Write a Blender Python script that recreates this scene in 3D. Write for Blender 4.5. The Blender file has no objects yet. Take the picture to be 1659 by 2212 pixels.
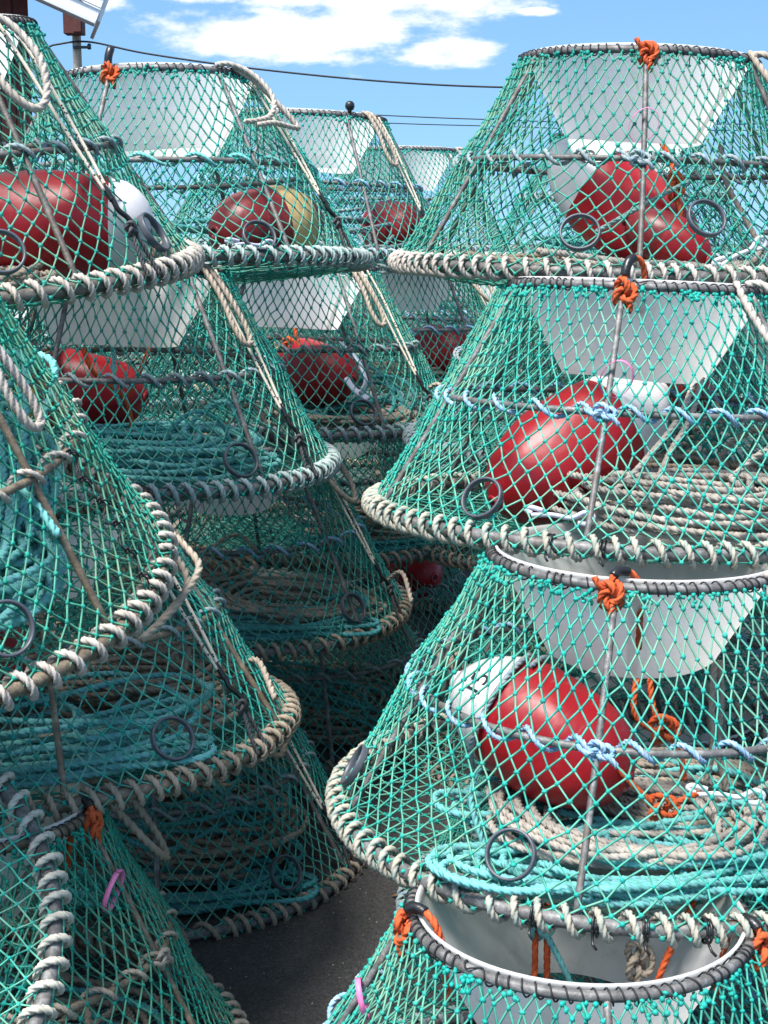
import bpy, math, random
import numpy as np
from mathutils import Matrix, Vector, Euler
R = math.radians
rng = np.random.default_rng(7)
random.seed(7)
sc = bpy.context.scene
COL = sc.collection

# ------------------------------------------------------------------ camera
cam = bpy.data.cameras.new('camera')
cam.sensor_fit = 'VERTICAL'
cam.sensor_height = 24.0
cam.lens = 3200.0 / 2212.0 * 24.0
cam.clip_start = 0.05
cam.clip_end = 3000
co = bpy.data.objects.new('camera', cam)
co.location = (0, 0, 1.837)
co.rotation_euler = (R(90 - 10.32), 0, 0)
COL.objects.link(co)
sc.camera = co

# ------------------------------------------------------------------ sky, sun, exposure
SUN_EL, SUN_AZ = 64.0, -38.0        # azimuth from -Y (behind the camera), negative = left
sd = Vector((math.sin(R(SUN_AZ)) * math.cos(R(SUN_EL)), -math.cos(R(SUN_AZ)) * math.cos(R(SUN_EL)), math.sin(R(SUN_EL))))
w = bpy.data.worlds.new('World')
sc.world = w
w.use_nodes = True
nt = w.node_tree
nt.nodes.clear()

def N(nt, typ, **kw):
    n = nt.nodes.new(typ)
    for k, v in kw.items():
        if k.startswith('i_'):
            n.inputs[k[2:].replace('_', ' ')].default_value = v
        elif k.startswith('n_'):
            n.inputs[int(k[2:])].default_value = v
        else:
            setattr(n, k, v)
    return n

def L(nt, a, b):
    nt.links.new(a, b)

def M2(nt, op, a, b=None, c=None):
    n = nt.nodes.new('ShaderNodeMath')
    n.operation = op
    for i, x in enumerate((a, b, c)):
        if x is None:
            continue
        if isinstance(x, (int, float)):
            n.inputs[i].default_value = x
        else:
            L(nt, x, n.inputs[i])
    return n.outputs[0]

CLOUD_SHIFT = 5.1
out = N(nt, 'ShaderNodeOutputWorld')
bg = N(nt, 'ShaderNodeBackground')
bg.inputs['Strength'].default_value = 0.105
tc = N(nt, 'ShaderNodeTexCoord')
sky = N(nt, 'ShaderNodeTexSky', sky_type='NISHITA')
sky.sun_disc = False
sky.sun_elevation = R(SUN_EL)
sky.sun_rotation = math.atan2(sd.x, sd.y)
sky.air_density = 1.0
sky.dust_density = 0.4
sky.ozone_density = 2.0
# look a little higher into the sky than the view ray: clear coastal air, no pale horizon band
vm = N(nt, 'ShaderNodeVectorMath', operation='ADD')
L(nt, tc.outputs['Generated'], vm.inputs[0])
vm.inputs[1].default_value = (0, 0, 0.22)
vn = N(nt, 'ShaderNodeVectorMath', operation='NORMALIZE')
L(nt, vm.outputs[0], vn.inputs[0])
L(nt, vn.outputs[0], sky.inputs['Vector'])
sep = N(nt, 'ShaderNodeSeparateXYZ')
L(nt, tc.outputs['Generated'], sep.inputs[0])
az = M2(nt, 'ARCTAN2', sep.outputs[0], sep.outputs[1])
el = M2(nt, 'ARCSINE', sep.outputs[2])
comb = N(nt, 'ShaderNodeCombineXYZ')
L(nt, M2(nt, 'ADD', az, CLOUD_SHIFT), comb.inputs[0])
L(nt, M2(nt, 'MULTIPLY', el, 2.4), comb.inputs[1])
nz = N(nt, 'ShaderNodeTexNoise', i_Scale=22.0, i_Detail=9.0, i_Roughness=0.62)
L(nt, comb.outputs[0], nz.inputs['Vector'])
nzf = nz.outputs['Fac']
nb = N(nt, 'ShaderNodeTexNoise', i_Scale=3.2, i_Detail=4.0, i_Roughness=0.5)
L(nt, comb.outputs[0], nb.inputs['Vector'])
nb2 = N(nt, 'ShaderNodeTexNoise', i_Scale=11.0, i_Detail=5.0, i_Roughness=0.55)
L(nt, comb.outputs[0], nb2.inputs['Vector'])
# cloud banks: (azimuth, elevation, half width, half height) in degrees
banks = [(-3.1, 7.52, 5.1, 1.04, .24), (0.2, 9.2, 5.4, 1.25, .30), (-6.0, 7.3, 2.6, 0.45, .1), (2.35, 6.92, 1.35, 0.36, .75), (-10.4, 8.6, 1.3, 0.40, .15),
         (-6.6, 8.9, 1.9, 0.40, .1), (5.6, 8.3, 0.8, 0.20, .1), (-13.0, 10.5, 3.0, 0.8, 0)]
best = None
for (a0, e0, ra, re, bo) in banks:
    da = M2(nt, 'DIVIDE', M2(nt, 'SUBTRACT', az, R(a0)), R(ra))
    de = M2(nt, 'DIVIDE', M2(nt, 'SUBTRACT', el, R(e0)), R(re))
    d = M2(nt, 'SQRT', M2(nt, 'ADD', M2(nt, 'MULTIPLY', da, da), M2(nt, 'MULTIPLY', de, de)))
    v = M2(nt, 'SUBTRACT', 1.0 + bo, d)
    best = v if best is None else M2(nt, 'MAXIMUM', best, v)
# the same broken cloud carries on over the rest of the sky above
high = M2(nt, 'MULTIPLY', M2(nt, 'SUBTRACT', nb.outputs['Fac'], 0.50), 5.0)
hm = N(nt, 'ShaderNodeMapRange', interpolation_type='SMOOTHSTEP')
L(nt, el, hm.inputs['Value'])
hm.inputs['From Min'].default_value = R(10.0)
hm.inputs['From Max'].default_value = R(16.0)
hm.inputs['To Min'].default_value = -3.0
hm.inputs['To Max'].default_value = 0.0
best = M2(nt, 'MAXIMUM', best, M2(nt, 'ADD', high, hm.outputs[0]))
val = M2(nt, 'ADD', M2(nt, 'MULTIPLY', M2(nt, 'MINIMUM', best, 0.95), 0.75), M2(nt, 'MULTIPLY', M2(nt, 'SUBTRACT', nzf, 0.5), 1.9))
cm = N(nt, 'ShaderNodeMapRange', interpolation_type='SMOOTHSTEP')
L(nt, val, cm.inputs['Value'])
cm.inputs['From Min'].default_value = 0.02
cm.inputs['From Max'].default_value = 0.56
hsv = N(nt, 'ShaderNodeHueSaturation', i_Saturation=1.10, i_Value=1.0)
hsv.inputs['Hue'].default_value = 0.488
L(nt, sky.outputs[0], hsv.inputs['Color'])
mx = N(nt, 'ShaderNodeMix', data_type='RGBA')
L(nt, cm.outputs[0], mx.inputs['Factor'])
L(nt, hsv.outputs[0], mx.inputs['A'])
cs = N(nt, 'ShaderNodeMix', data_type='RGBA')
L(nt, nb2.outputs['Fac'], cs.inputs['Factor'])
cs.inputs['A'].default_value = (3.0, 3.3, 3.7, 1)
cs.inputs['B'].default_value = (6.6, 6.6, 6.7, 1)
L(nt, cs.outputs['Result'], mx.inputs['B'])
L(nt, mx.outputs['Result'], bg.inputs['Color'])
L(nt, bg.outputs[0], out.inputs['Surface'])

sl = bpy.data.lights.new('sun', 'SUN')
sl.energy = 3.5
sl.angle = R(20)
sl.color = (1.0, 0.965, 0.92)
so = bpy.data.objects.new('sun', sl)
so.rotation_euler = (-sd).to_track_quat('-Z', 'Y').to_euler()
so.location = sd * 30
COL.objects.link(so)

sc.view_settings.view_transform = 'Standard'
sc.view_settings.look = 'None'
sc.view_settings.gamma = 1.0
sc.view_settings.exposure = 1.25
sc.view_settings.use_curve_mapping = False
sc.render.engine = 'CYCLES'
sc.cycles.use_denoising = True
sc.cycles.max_bounces = 5
sc.cycles.diffuse_bounces = 3
sc.cycles.transparent_max_bounces = 8

# ------------------------------------------------------------------ materials
MATS = {}
def mat(name):
    m = bpy.data.materials.new(name)
    m.use_nodes = True
    t = m.node_tree
    b = t.nodes['Principled BSDF']
    MATS[name] = m
    return m, t, b

def ramp(t, fac, stops):
    r = t.nodes.new('ShaderNodeValToRGB')
    e = r.color_ramp.elements
    while len(e) < len(stops):
        e.new(0.5)
    for x, (p, c) in zip(e, stops):
        x.position = p
        x.color = (*c, 1)
    L(t, fac, r.inputs[0])
    return r.outputs[0]

def noise(t, scale, detail=4, rough=0.55, coord='Object'):
    c = t.nodes.new('ShaderNodeTexCoord')
    n = N(t, 'ShaderNodeTexNoise', i_Scale=scale, i_Detail=detail, i_Roughness=rough)
    L(t, c.outputs[coord], n.inputs['Vector'])
    return n.outputs['Fac']

def mixc(t, fac, a, b, blend='MIX'):
    n = N(t, 'ShaderNodeMix', data_type='RGBA', blend_type=blend)
    for s, x in (('Factor', fac), ('A', a), ('B', b)):
        if isinstance(x, (int, float)):
            n.inputs[s].default_value = x
        elif isinstance(x, tuple):
            n.inputs[s].default_value = (*x, 1)
        else:
            L(t, x, n.inputs[s])
    return n.outputs['Result']

def bump(t, b, h, dist, strength=1.0):
    n = N(t, 'ShaderNodeBump', i_Strength=strength, i_Distance=dist)
    L(t, h, n.inputs['Height'])
    L(t, n.outputs[0], b.inputs['Normal'])

def objcol(t):
    return t.nodes.new('ShaderNodeObjectInfo').outputs['Color']

# netting: bars are paler and chalky, knots keep the strong green
for nm, c0, c1, wear in (('net_twine', (0.006, 0.16, 0.130), (0.060, 0.38, 0.290), 0.42), ('net_knot', (0.002, 0.205, 0.172), (0.008, 0.34, 0.288), 0.08)):
    m, t, b = mat(nm)
    c = ramp(t, noise(t, 34, 3), [(0.30, c0), (0.72, c1)])
    wornf = N(t, 'ShaderNodeMapRange')
    L(t, noise(t, 5.5, 3), wornf.inputs['Value'])
    wornf.inputs['From Min'].default_value = 0.42
    wornf.inputs['From Max'].default_value = 0.70
    wornf.inputs['To Max'].default_value = wear
    c = mixc(t, wornf.outputs[0], c, (0.33, 0.42, 0.27))
    c = mixc(t, 1.0, c, objcol(t), 'MULTIPLY')
    L(t, c, b.inputs['Base Color'])
    b.inputs['Roughness'].default_value = 0.62
    b.inputs['Specular IOR Level'].default_value = 0.35
    bump(t, b, noise(t, 700, 2), 0.0008, 0.7)

# laid rope: the object's own colour, one tracer strand, dirt and fibres
m, t, b = mat('rope')
oc = objcol(t)
at = N(t, 'ShaderNodeAttribute', attribute_name='strand')
tr = N(t, 'ShaderNodeAttribute', attribute_name='tracer', attribute_type='OBJECT')
c = mixc(t, M2(t, 'MULTIPLY', at.outputs['Fac'], 0.55), oc, tr.outputs['Color'])
dirt = N(t, 'ShaderNodeMapRange')
L(t, noise(t, 9, 5, 0.65), dirt.inputs['Value'])
dirt.inputs['From Min'].default_value = 0.35
dirt.inputs['From Max'].default_value = 0.75
dirt.inputs['To Max'].default_value = 0.5
c = mixc(t, dirt.outputs[0], c, mixc(t, 1.0, oc, (0.50, 0.45, 0.38), 'MULTIPLY'))
c = mixc(t, M2(t, 'MULTIPLY', noise(t, 420, 2), 0.45), c, mixc(t, 1.0, c, (0.62, 0.6, 0.58), 'MULTIPLY'))
L(t, c, b.inputs['Base Color'])
b.inputs['Roughness'].default_value = 0.8
b.inputs['Specular IOR Level'].default_value = 0.25
bump(t, b, noise(t, 900, 2), 0.001, 0.8)

m, t, b = mat('galvanised')
c = ramp(t, noise(t, 38, 6, 0.7), [(0.32, (0.065, 0.063, 0.06)), (0.52, (0.145, 0.142, 0.138)), (0.70, (0.30, 0.295, 0.29))])
c = mixc(t, 1.0, c, objcol(t), 'MULTIPLY')
rs = N(t, 'ShaderNodeMapRange')
L(t, noise(t, 11, 6, 0.7), rs.inputs['Value'])
rs.inputs['From Min'].default_value = 0.56
rs.inputs['From Max'].default_value = 0.74
rs.inputs['To Max'].default_value = 0.6
c = mixc(t, rs.outputs[0], c, (0.16, 0.085, 0.045))
L(t, c, b.inputs['Base Color'])
b.inputs['Metallic'].default_value = 0.25
b.inputs['Roughness'].default_value = 0.58
bump(t, b, noise(t, 160, 3), 0.002, 0.5)

m, t, b = mat('white_plastic')
c = ramp(t, noise(t, 4, 6, 0.7), [(0.25, (0.84, 0.81, 0.77)), (0.60, (0.93, 0.91, 0.885)), (0.9, (0.94, 0.93, 0.915))])
scr = N(t, 'ShaderNodeMapRange')
L(t, noise(t, 26, 6, 0.75), scr.inputs['Value'])
scr.inputs['From Min'].default_value = 0.60
scr.inputs['From Max'].default_value = 0.78
scr.inputs['To Max'].default_value = 0.55
c = mixc(t, scr.outputs[0], c, (0.56, 0.50, 0.43))
smp = N(t, 'ShaderNodeMapping')
smp.inputs['Scale'].default_value = (30, 30, 3)
L(t, t.nodes.new('ShaderNodeTexCoord').outputs['Object'], smp.inputs[0])
sno = N(t, 'ShaderNodeTexNoise', i_Scale=1.0, i_Detail=6, i_Roughness=0.7)
L(t, smp.outputs[0], sno.inputs['Vector'])
smr = N(t, 'ShaderNodeMapRange')
L(t, sno.outputs['Fac'], smr.inputs['Value'])
smr.inputs['From Min'].default_value = 0.52
smr.inputs['From Max'].default_value = 0.80
smr.inputs['To Max'].default_value = 0.45
c = mixc(t, smr.outputs[0], c, (0.62, 0.57, 0.50))
L(t, c, b.inputs['Base Color'])
b.inputs['Roughness'].default_value = 0.42
tl = N(t, 'ShaderNodeBsdfTranslucent')
L(t, c, tl.inputs['Color'])
ms = N(t, 'ShaderNodeMixShader')
ms.inputs[0].default_value = 0.60
L(t, b.outputs[0], ms.inputs[1])
L(t, tl.outputs[0], ms.inputs[2])
L(t, ms.outputs[0], t.nodes['Material Output'].inputs['Surface'])

def simple(name, col, rough=0.5, var=0.25, scale=20, metallic=0.0, bscale=None, bd=0.001, spec=0.5, usecol=False):
    m, t, b = mat(name)
    d = tuple(x * (1 - var) for x in col)
    u = tuple(min(1, x * (1 + var)) for x in col)
    c = ramp(t, noise(t, scale, 5, 0.65), [(0.3, d), (0.7, u)])
    if usecol:
        c = mixc(t, 1.0, c, objcol(t), 'MULTIPLY')
    L(t, c, b.inputs['Base Color'])
    b.inputs['Roughness'].default_value = rough
    b.inputs['Metallic'].default_value = metallic
    b.inputs['Specular IOR Level'].default_value = spec
    if bscale:
        bump(t, b, noise(t, bscale, 4), bd, 0.8)
    return m

simple('black_cord', (0.013, 0.013, 0.015), 0.6, 0.3, 60)
simple('black_plastic', (0.012, 0.012, 0.013), 0.32, 0.2, 30, bscale=60, bd=0.002)
simple('grey_plastic', (0.065, 0.072, 0.088), 0.42, 0.2, 30)
simple('pink_plastic', (0.78, 0.20, 0.42), 0.4, 0.12, 30)
simple('clip_plastic', (0.78, 0.77, 0.80), 0.35, 0.05, 30)
simple('pale_clip', (0.62, 0.62, 0.74), 0.35, 0.05, 30)
simple('ink', (0.012, 0.012, 0.013), 0.6, 0.2, 30)
simple('dark_rope', (0.05, 0.052, 0.056), 0.85, 0.4, 200)
simple('barn_red', (0.085, 0.018, 0.014), 0.75, 0.35, 7, bscale=60, bd=0.003)
simple('white_metal', (0.84, 0.84, 0.84), 0.4, 0.06, 3)
simple('old_wood', (0.30, 0.26, 0.21), 0.85, 0.3, 12, bscale=30, bd=0.006)
simple('leaf', (0.20, 0.10, 0.035), 0.8, 0.4, 60)

# buoy plastic: scuffed paint in the colour of the part
m, t, b = mat('buoy_paint')
oc = objcol(t)
c = mixc(t, noise(t, 5, 5, 0.6), mixc(t, 1.0, oc, (0.72, 0.66, 0.66), 'MULTIPLY'), oc)
sf = N(t, 'ShaderNodeMapRange')
tcn = t.nodes.new('ShaderNodeTexCoord')
mp = N(t, 'ShaderNodeMapping')
mp.inputs['Scale'].default_value = (1, 1, 5)
L(t, tcn.outputs['Object'], mp.inputs[0])
sn = N(t, 'ShaderNodeTexNoise', i_Scale=16, i_Detail=8, i_Roughness=0.72)
L(t, mp.outputs[0], sn.inputs['Vector'])
L(t, sn.outputs['Fac'], sf.inputs['Value'])
sf.inputs['From Min'].default_value = 0.58
sf.inputs['From Max'].default_value = 0.76
sf.inputs['To Max'].default_value = 0.22
c = mixc(t, sf.outputs[0], c, (0.55, 0.42, 0.40))
L(t, c, b.inputs['Base Color'])
rr = N(t, 'ShaderNodeMapRange')
L(t, noise(t, 12, 4), rr.inputs['Value'])
rr.inputs['To Min'].default_value = 0.28
rr.inputs['To Max'].default_value = 0.52
L(t, rr.outputs[0], b.inputs['Roughness'])
bump(t, b, noise(t, 9, 3), 0.012, 0.35)

# elastic cord: pale woven sleeve with dark flecks
m, t, b = mat('elastic')
tcn = t.nodes.new('ShaderNodeTexCoord')
vo = N(t, 'ShaderNodeTexVoronoi', i_Scale=95.0)
L(t, tcn.outputs['Object'], vo.inputs['Vector'])
fl = N(t, 'ShaderNodeMapRange')
L(t, vo.outputs['Distance'], fl.inputs['Value'])
fl.inputs['From Min'].default_value = 0.24
fl.inputs['From Max'].default_value = 0.30
c = mixc(t, fl.outputs[0], (0.03, 0.03, 0.035), mixc(t, noise(t, 14), (0.50, 0.42, 0.32), (0.72, 0.66, 0.55)))
L(t, c, b.inputs['Base Color'])
b.inputs['Roughness'].default_value = 0.85
bump(t, b, noise(t, 500, 2), 0.001)

# asphalt
m, t, b = mat('asphalt')
tcn = t.nodes.new('ShaderNodeTexCoord')
vo = N(t, 'ShaderNodeTexVoronoi', i_Scale=170.0)
L(t, tcn.outputs['Object'], vo.inputs['Vector'])
st = ramp(t, vo.outputs['Color'], [(0.0, (0.022, 0.021, 0.021)), (0.55, (0.048, 0.046, 0.045)), (0.93, (0.075, 0.072, 0.07)), (1.0, (0.17, 0.16, 0.15))])
pt = ramp(t, noise(t, 1.3, 6, 0.65), [(0.3, (0.75, 0.74, 0.74)), (0.7, (1.25, 1.22, 1.2))])
c = mixc(t, 1.0, st, pt, 'MULTIPLY')
sn = N(t, 'ShaderNodeMapRange')
L(t, noise(t, 55, 4, 0.7), sn.inputs['Value'])
sn.inputs['From Min'].default_value = 0.58
sn.inputs['From Max'].default_value = 0.72
sn.inputs['To Max'].default_value = 0.5
c = mixc(t, sn.outputs[0], c, (0.10, 0.085, 0.065))
L(t, c, b.inputs['Base Color'])
b.inputs['Roughness'].default_value = 0.9
hgt = M2(t, 'ADD', M2(t, 'MULTIPLY', vo.outputs['Distance'], -1.0), M2(t, 'MULTIPLY', noise(t, 60, 5), 1.5))
bump(t, b, hgt, 0.004, 0.9)

# ------------------------------------------------------------------ mesh helpers
def build(name, V, F, mats, fm=None, smooth=True, attr=None):
    """V n x 3, F list of (m x k) index arrays -> mesh"""
    if not isinstance(F, list):
        F = [F]
    me = bpy.data.meshes.new(name)
    V = np.asarray(V, np.float32)
    me.vertices.add(len(V))
    me.vertices.foreach_set('co', V.ravel())
    li = np.concatenate([f.ravel() for f in F]).astype(np.int32)
    tot = np.concatenate([np.full(len(f), f.shape[1]) for f in F]).astype(np.int32)
    start = np.concatenate([[0], np.cumsum(tot)[:-1]]).astype(np.int32)
    me.loops.add(len(li))
    me.loops.foreach_set('vertex_index', li)
    me.polygons.add(len(tot))
    me.polygons.foreach_set('loop_start', start)
    for mm in (mats if isinstance(mats, (list, tuple)) else [mats]):
        me.materials.append(MATS[mm])
    if fm is not None:
        me.polygons.foreach_set('material_index', np.asarray(fm, np.int32))
    me.polygons.foreach_set('use_smooth', np.full(len(tot), smooth, dtype=bool))
    if attr is not None:
        a = me.attributes.new('strand', 'FLOAT', 'POINT')
        a.data.foreach_set('value', np.asarray(attr, np.float32))
    me.update(calc_edges=True)
    me.validate()
    return me

def resample(P, step):
    P = np.asarray(P, float)
    d = np.linalg.norm(np.diff(P, axis=0), axis=1)
    s = np.concatenate([[0], np.cumsum(d)])
    n = max(3, int(s[-1] / step) + 1)
    q = np.linspace(0, s[-1], n)
    return np.stack([np.interp(q, s, P[:, i]) for i in range(3)], 1), q

def frames(P):
    T = np.gradient(P, axis=0)
    T /= np.linalg.norm(T, axis=1, keepdims=True) + 1e-12
    U = np.zeros_like(P)
    u = np.cross(T[0], [0.31, 0.2, 0.93])
    if np.linalg.norm(u) < 1e-3:
        u = np.cross(T[0], [1, 0, 0])
    u /= np.linalg.norm(u)
    for i in range(len(P)):
        ti = T[i]
        u = u - ti * (u[0] * ti[0] + u[1] * ti[1] + u[2] * ti[2])
        u = u / math.sqrt(u[0] * u[0] + u[1] * u[1] + u[2] * u[2])
        U[i] = u
    return T, U, np.cross(T, U)

def sweep(P, rad, K=8, twist=None, prof=None, closed=False, flat=None):
    """tube along polyline; returns V, [F...] ; rad scalar or per point"""
    T, U, W = frames(P)
    n = len(P)
    th = np.arange(K) * 2 * np.pi / K
    pr = np.ones(K) if prof is None else prof
    tw = np.zeros(n) if twist is None else twist
    a = th[None, :] + tw[:, None]
    rad = np.broadcast_to(np.asarray(rad, float), (n,))
    rr = rad[:, None] * pr[None, :]
    x, y = np.cos(a) * rr, np.sin(a) * rr
    if flat:
        y = y * flat
    V = P[:, None, :] + x[..., None] * U[:, None, :] + y[..., None] * W[:, None, :]
    V = V.reshape(-1, 3)
    i = np.arange(n - 1)[:, None] * K
    k = np.arange(K)[None, :]
    k2 = (k + 1) % K
    F = np.stack([i + k, i + k2, i + K + k2, i + K + k], -1).reshape(-1, 4)
    caps = np.array([list(range(K))[::-1], list(range((n - 1) * K, n * K))])
    return V, F, caps

PROF3 = np.array([1.0, .93, .60, .93] * 3)
STR3 = np.array([1, 1, .3, 0, 0, 0, 0, 0, 0, 0, .3, 1])

def rope_mesh(name, paths, r, lay=3.3, fine=8, fuzz=0.0):
    Vs, Fs, Cs, At, o = [], [], [], [], 0
    for P in paths:
        l = lay * 2 * r
        Q, s = resample(P, l / fine)
        rad = r * (1 + 0.05 * np.sin(s * 37 + rng.uniform(0, 6)))
        V, F, C = sweep(Q, rad, 12, twist=2 * np.pi * s / l, prof=PROF3)
        Vs.append(V); Fs.append(F + o); Cs.append(C + o); At.append(np.tile(STR3, len(Q)))
        o += len(V)
        if fuzz > 0:                                   # loose yarn ends standing off the rope
            m = int(len(Q) * fuzz)
            idx = rng.integers(1, len(Q) - 1, m)
            d = rng.normal(size=(m, 3)); d /= np.linalg.norm(d, axis=1, keepdims=True)
            A = Q[idx] + d * r * 0.7
            B = Q[idx] + d * r * rng.uniform(1.2, 1.9, (m, 1)) + rng.normal(size=(m, 3)) * r * .4
            S = np.cross(d, rng.normal(size=(m, 3))); S /= np.linalg.norm(S, axis=1, keepdims=True)
            S *= 0.0005
            V = np.stack([A - S, A + S, B], 1).reshape(-1, 3)
            Vs.append(V); Fs.append(np.zeros((0, 4), int)); Cs.append(np.zeros((0, 12), int))
            At.append(np.zeros(len(V)))
            TR.append(np.arange(len(V)).reshape(-1, 3) + o)
            o += len(V)
    F = [np.concatenate(Fs), np.concatenate(Cs)] + TR
    TR.clear()
    return build(name, np.concatenate(Vs), F, 'rope', attr=np.concatenate(At))
TR = []

def tube_mesh(name, paths, r, mt, K=8, step=None, flat=None):
    Vs, Fs, Cs, o = [], [], [], 0
    for P in paths:
        P = np.asarray(P, float)
        if step:
            P, _ = resample(P, step)
        V, F, C = sweep(P, r, K, flat=flat)
        Vs.append(V); Fs.append(F + o); Cs.append(C + o); o += len(V)
    return build(name, np.concatenate(Vs), [np.concatenate(Fs), np.concatenate(Cs)], mt)

def catmull(pts, n=14, closed=False):
    p = np.asarray(pts, float)
    if closed:
        p = np.vstack([p[-1], p, p[0], p[1]])
    else:
        p = np.vstack([2 * p[0] - p[1], p, 2 * p[-1] - p[-2]])
    outp = []
    t = np.linspace(0, 1, n, endpoint=False)[:, None]
    for i in range(1, len(p) - 2):
        a, b, c, d = p[i - 1], p[i], p[i + 1], p[i + 2]
        outp.append(0.5 * ((2 * b) + (-a + c) * t + (2 * a - 5 * b + 4 * c - d) * t ** 2 + (-a + 3 * b - 3 * c + d) * t ** 3))
    outp.append(p[-2][None])
    return np.concatenate(outp)

def torus_mesh(name, Rr, r, mt, z=0.0, S=120, K=10, wob=0.0):
    a = np.arange(S) * 2 * np.pi / S
    rr = Rr + wob * np.sin(2 * a + 1.0) + wob * .6 * np.sin(3 * a)
    b = np.arange(K) * 2 * np.pi / K
    V = np.stack([(rr[:, None] + r * np.cos(b)[None]) * np.cos(a)[:, None], (rr[:, None] + r * np.cos(b)[None]) * np.sin(a)[:, None], np.broadcast_to(z + r * np.sin(b)[None], (S, K))], -1).reshape(-1, 3)
    i = np.arange(S)[:, None]; k = np.arange(K)[None]
    i2 = (i + 1) % S; k2 = (k + 1) % K
    F = np.stack([i * K + k, i2 * K + k, i2 * K + k2, i * K + k2], -1).reshape(-1, 4)
    return build(name, V, F, mt)

def lathe_mesh(name, prof, mt, S=48):
    prof = np.asarray(prof, float)
    a = np.arange(S) * 2 * np.pi / S
    n = len(prof)
    V = np.stack([prof[:, 0][None] * np.cos(a)[:, None], prof[:, 0][None] * np.sin(a)[:, None], np.broadcast_to(prof[:, 1][None], (S, n))], -1).reshape(-1, 3)
    i = np.arange(S)[:, None]; k = np.arange(n - 1)[None]
    i2 = (i + 1) % S
    F = np.stack([i * n + k, i2 * n + k, i2 * n + k + 1, i * n + k + 1], -1).reshape(-1, 4)
    return build(name, V, F, mt)

def box_mesh(name, sx, sy, sz, mt, bev=0.004):
    import bmesh
    bm = bmesh.new()
    bmesh.ops.create_cube(bm, size=1)
    bmesh.ops.scale(bm, vec=(sx, sy, sz), verts=bm.verts)
    if bev:
        bmesh.ops.bevel(bm, geom=list(bm.edges), offset=bev, segments=1, affect='EDGES')
    me = bpy.data.meshes.new(name)
    bm.to_mesh(me); bm.free()
    me.materials.append(MATS[mt])
    return me

def bars_and_knots(A, B, K, rt_, rk, mats, knot_jit=0.25):
    """twine bars A->B (4-sided) + blob knots at K"""
    A = np.asarray(A); B = np.asarray(B)
    T = B - A
    T /= np.linalg.norm(T, axis=1, keepdims=True)
    ref = np.tile([0.13, 0.27, 0.95], (len(A), 1))
    U = np.cross(T, ref); U /= np.linalg.norm(U, axis=1, keepdims=True) + 1e-9
    W = np.cross(T, U)
    ring = []
    for E, k in ((A, 0), (B, 1)):
        for c, s in ((1, 0), (0, 1), (-1, 0), (0, -1)):
            ring.append(E + (U * c + W * s) * rt_)
    V1 = np.stack(ring, 1).reshape(-1, 3)
    o = np.arange(len(A))[:, None, None] * 8
    q = np.array([[0, 1, 5, 4], [1, 2, 6, 5], [2, 3, 7, 6], [3, 0, 4, 7]])[None]
    F1 = (o + q).reshape(-1, 4)
    g = (1 + 5 ** .5) / 2
    ico = np.array([(-1, g, 0), (1, g, 0), (-1, -g, 0), (1, -g, 0), (0, -1, g), (0, 1, g), (0, -1, -g), (0, 1, -g), (g, 0, -1), (g, 0, 1), (-g, 0, -1), (-g, 0, 1)], float)
    ico /= np.linalg.norm(ico[0])
    fi = np.array([(0, 11, 5), (0, 5, 1), (0, 1, 7), (0, 7, 10), (0, 10, 11), (1, 5, 9), (5, 11, 4), (11, 10, 2), (10, 7, 6), (7, 1, 8), (3, 9, 4), (3, 4, 2), (3, 2, 6), (3, 6, 8), (3, 8, 9), (4, 9, 5), (2, 4, 11), (6, 2, 10), (8, 6, 7), (9, 8, 1)])
    K = np.asarray(K)
    n = len(K)
    S = rk * (1 + rng.uniform(-knot_jit, knot_jit, (n, 1, 3)))
    V2 = (K[:, None, :] + ico[None] * S * (1 + rng.uniform(-.2, .2, (n, 12, 1)))).reshape(-1, 3)
    F2 = (np.arange(n)[:, None, None] * 12 + fi[None]).reshape(-1, 3) + len(V1)
    V = np.concatenate([V1, V2])
    fm = np.concatenate([np.zeros(len(F1)), np.ones(len(F2))])
    return V, [F1, F2], fm

def sm_noise(n, k, amp):
    """smooth periodic noise of n samples with k control values"""
    c = rng.normal(size=k) * amp
    x = np.arange(n) * k / n
    i = x.astype(int); f = x - i
    f = f * f * (3 - 2 * f)
    return c[i % k] * (1 - f) + c[(i + 1) % k] * f

# ------------------------------------------------------------------ crab pot parts (shared mesh data)
RT, RB, H = 0.325, 0.655, 0.574
def rad(s):
    return RB + (RT - RB) * s
MID = 0.5

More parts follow.
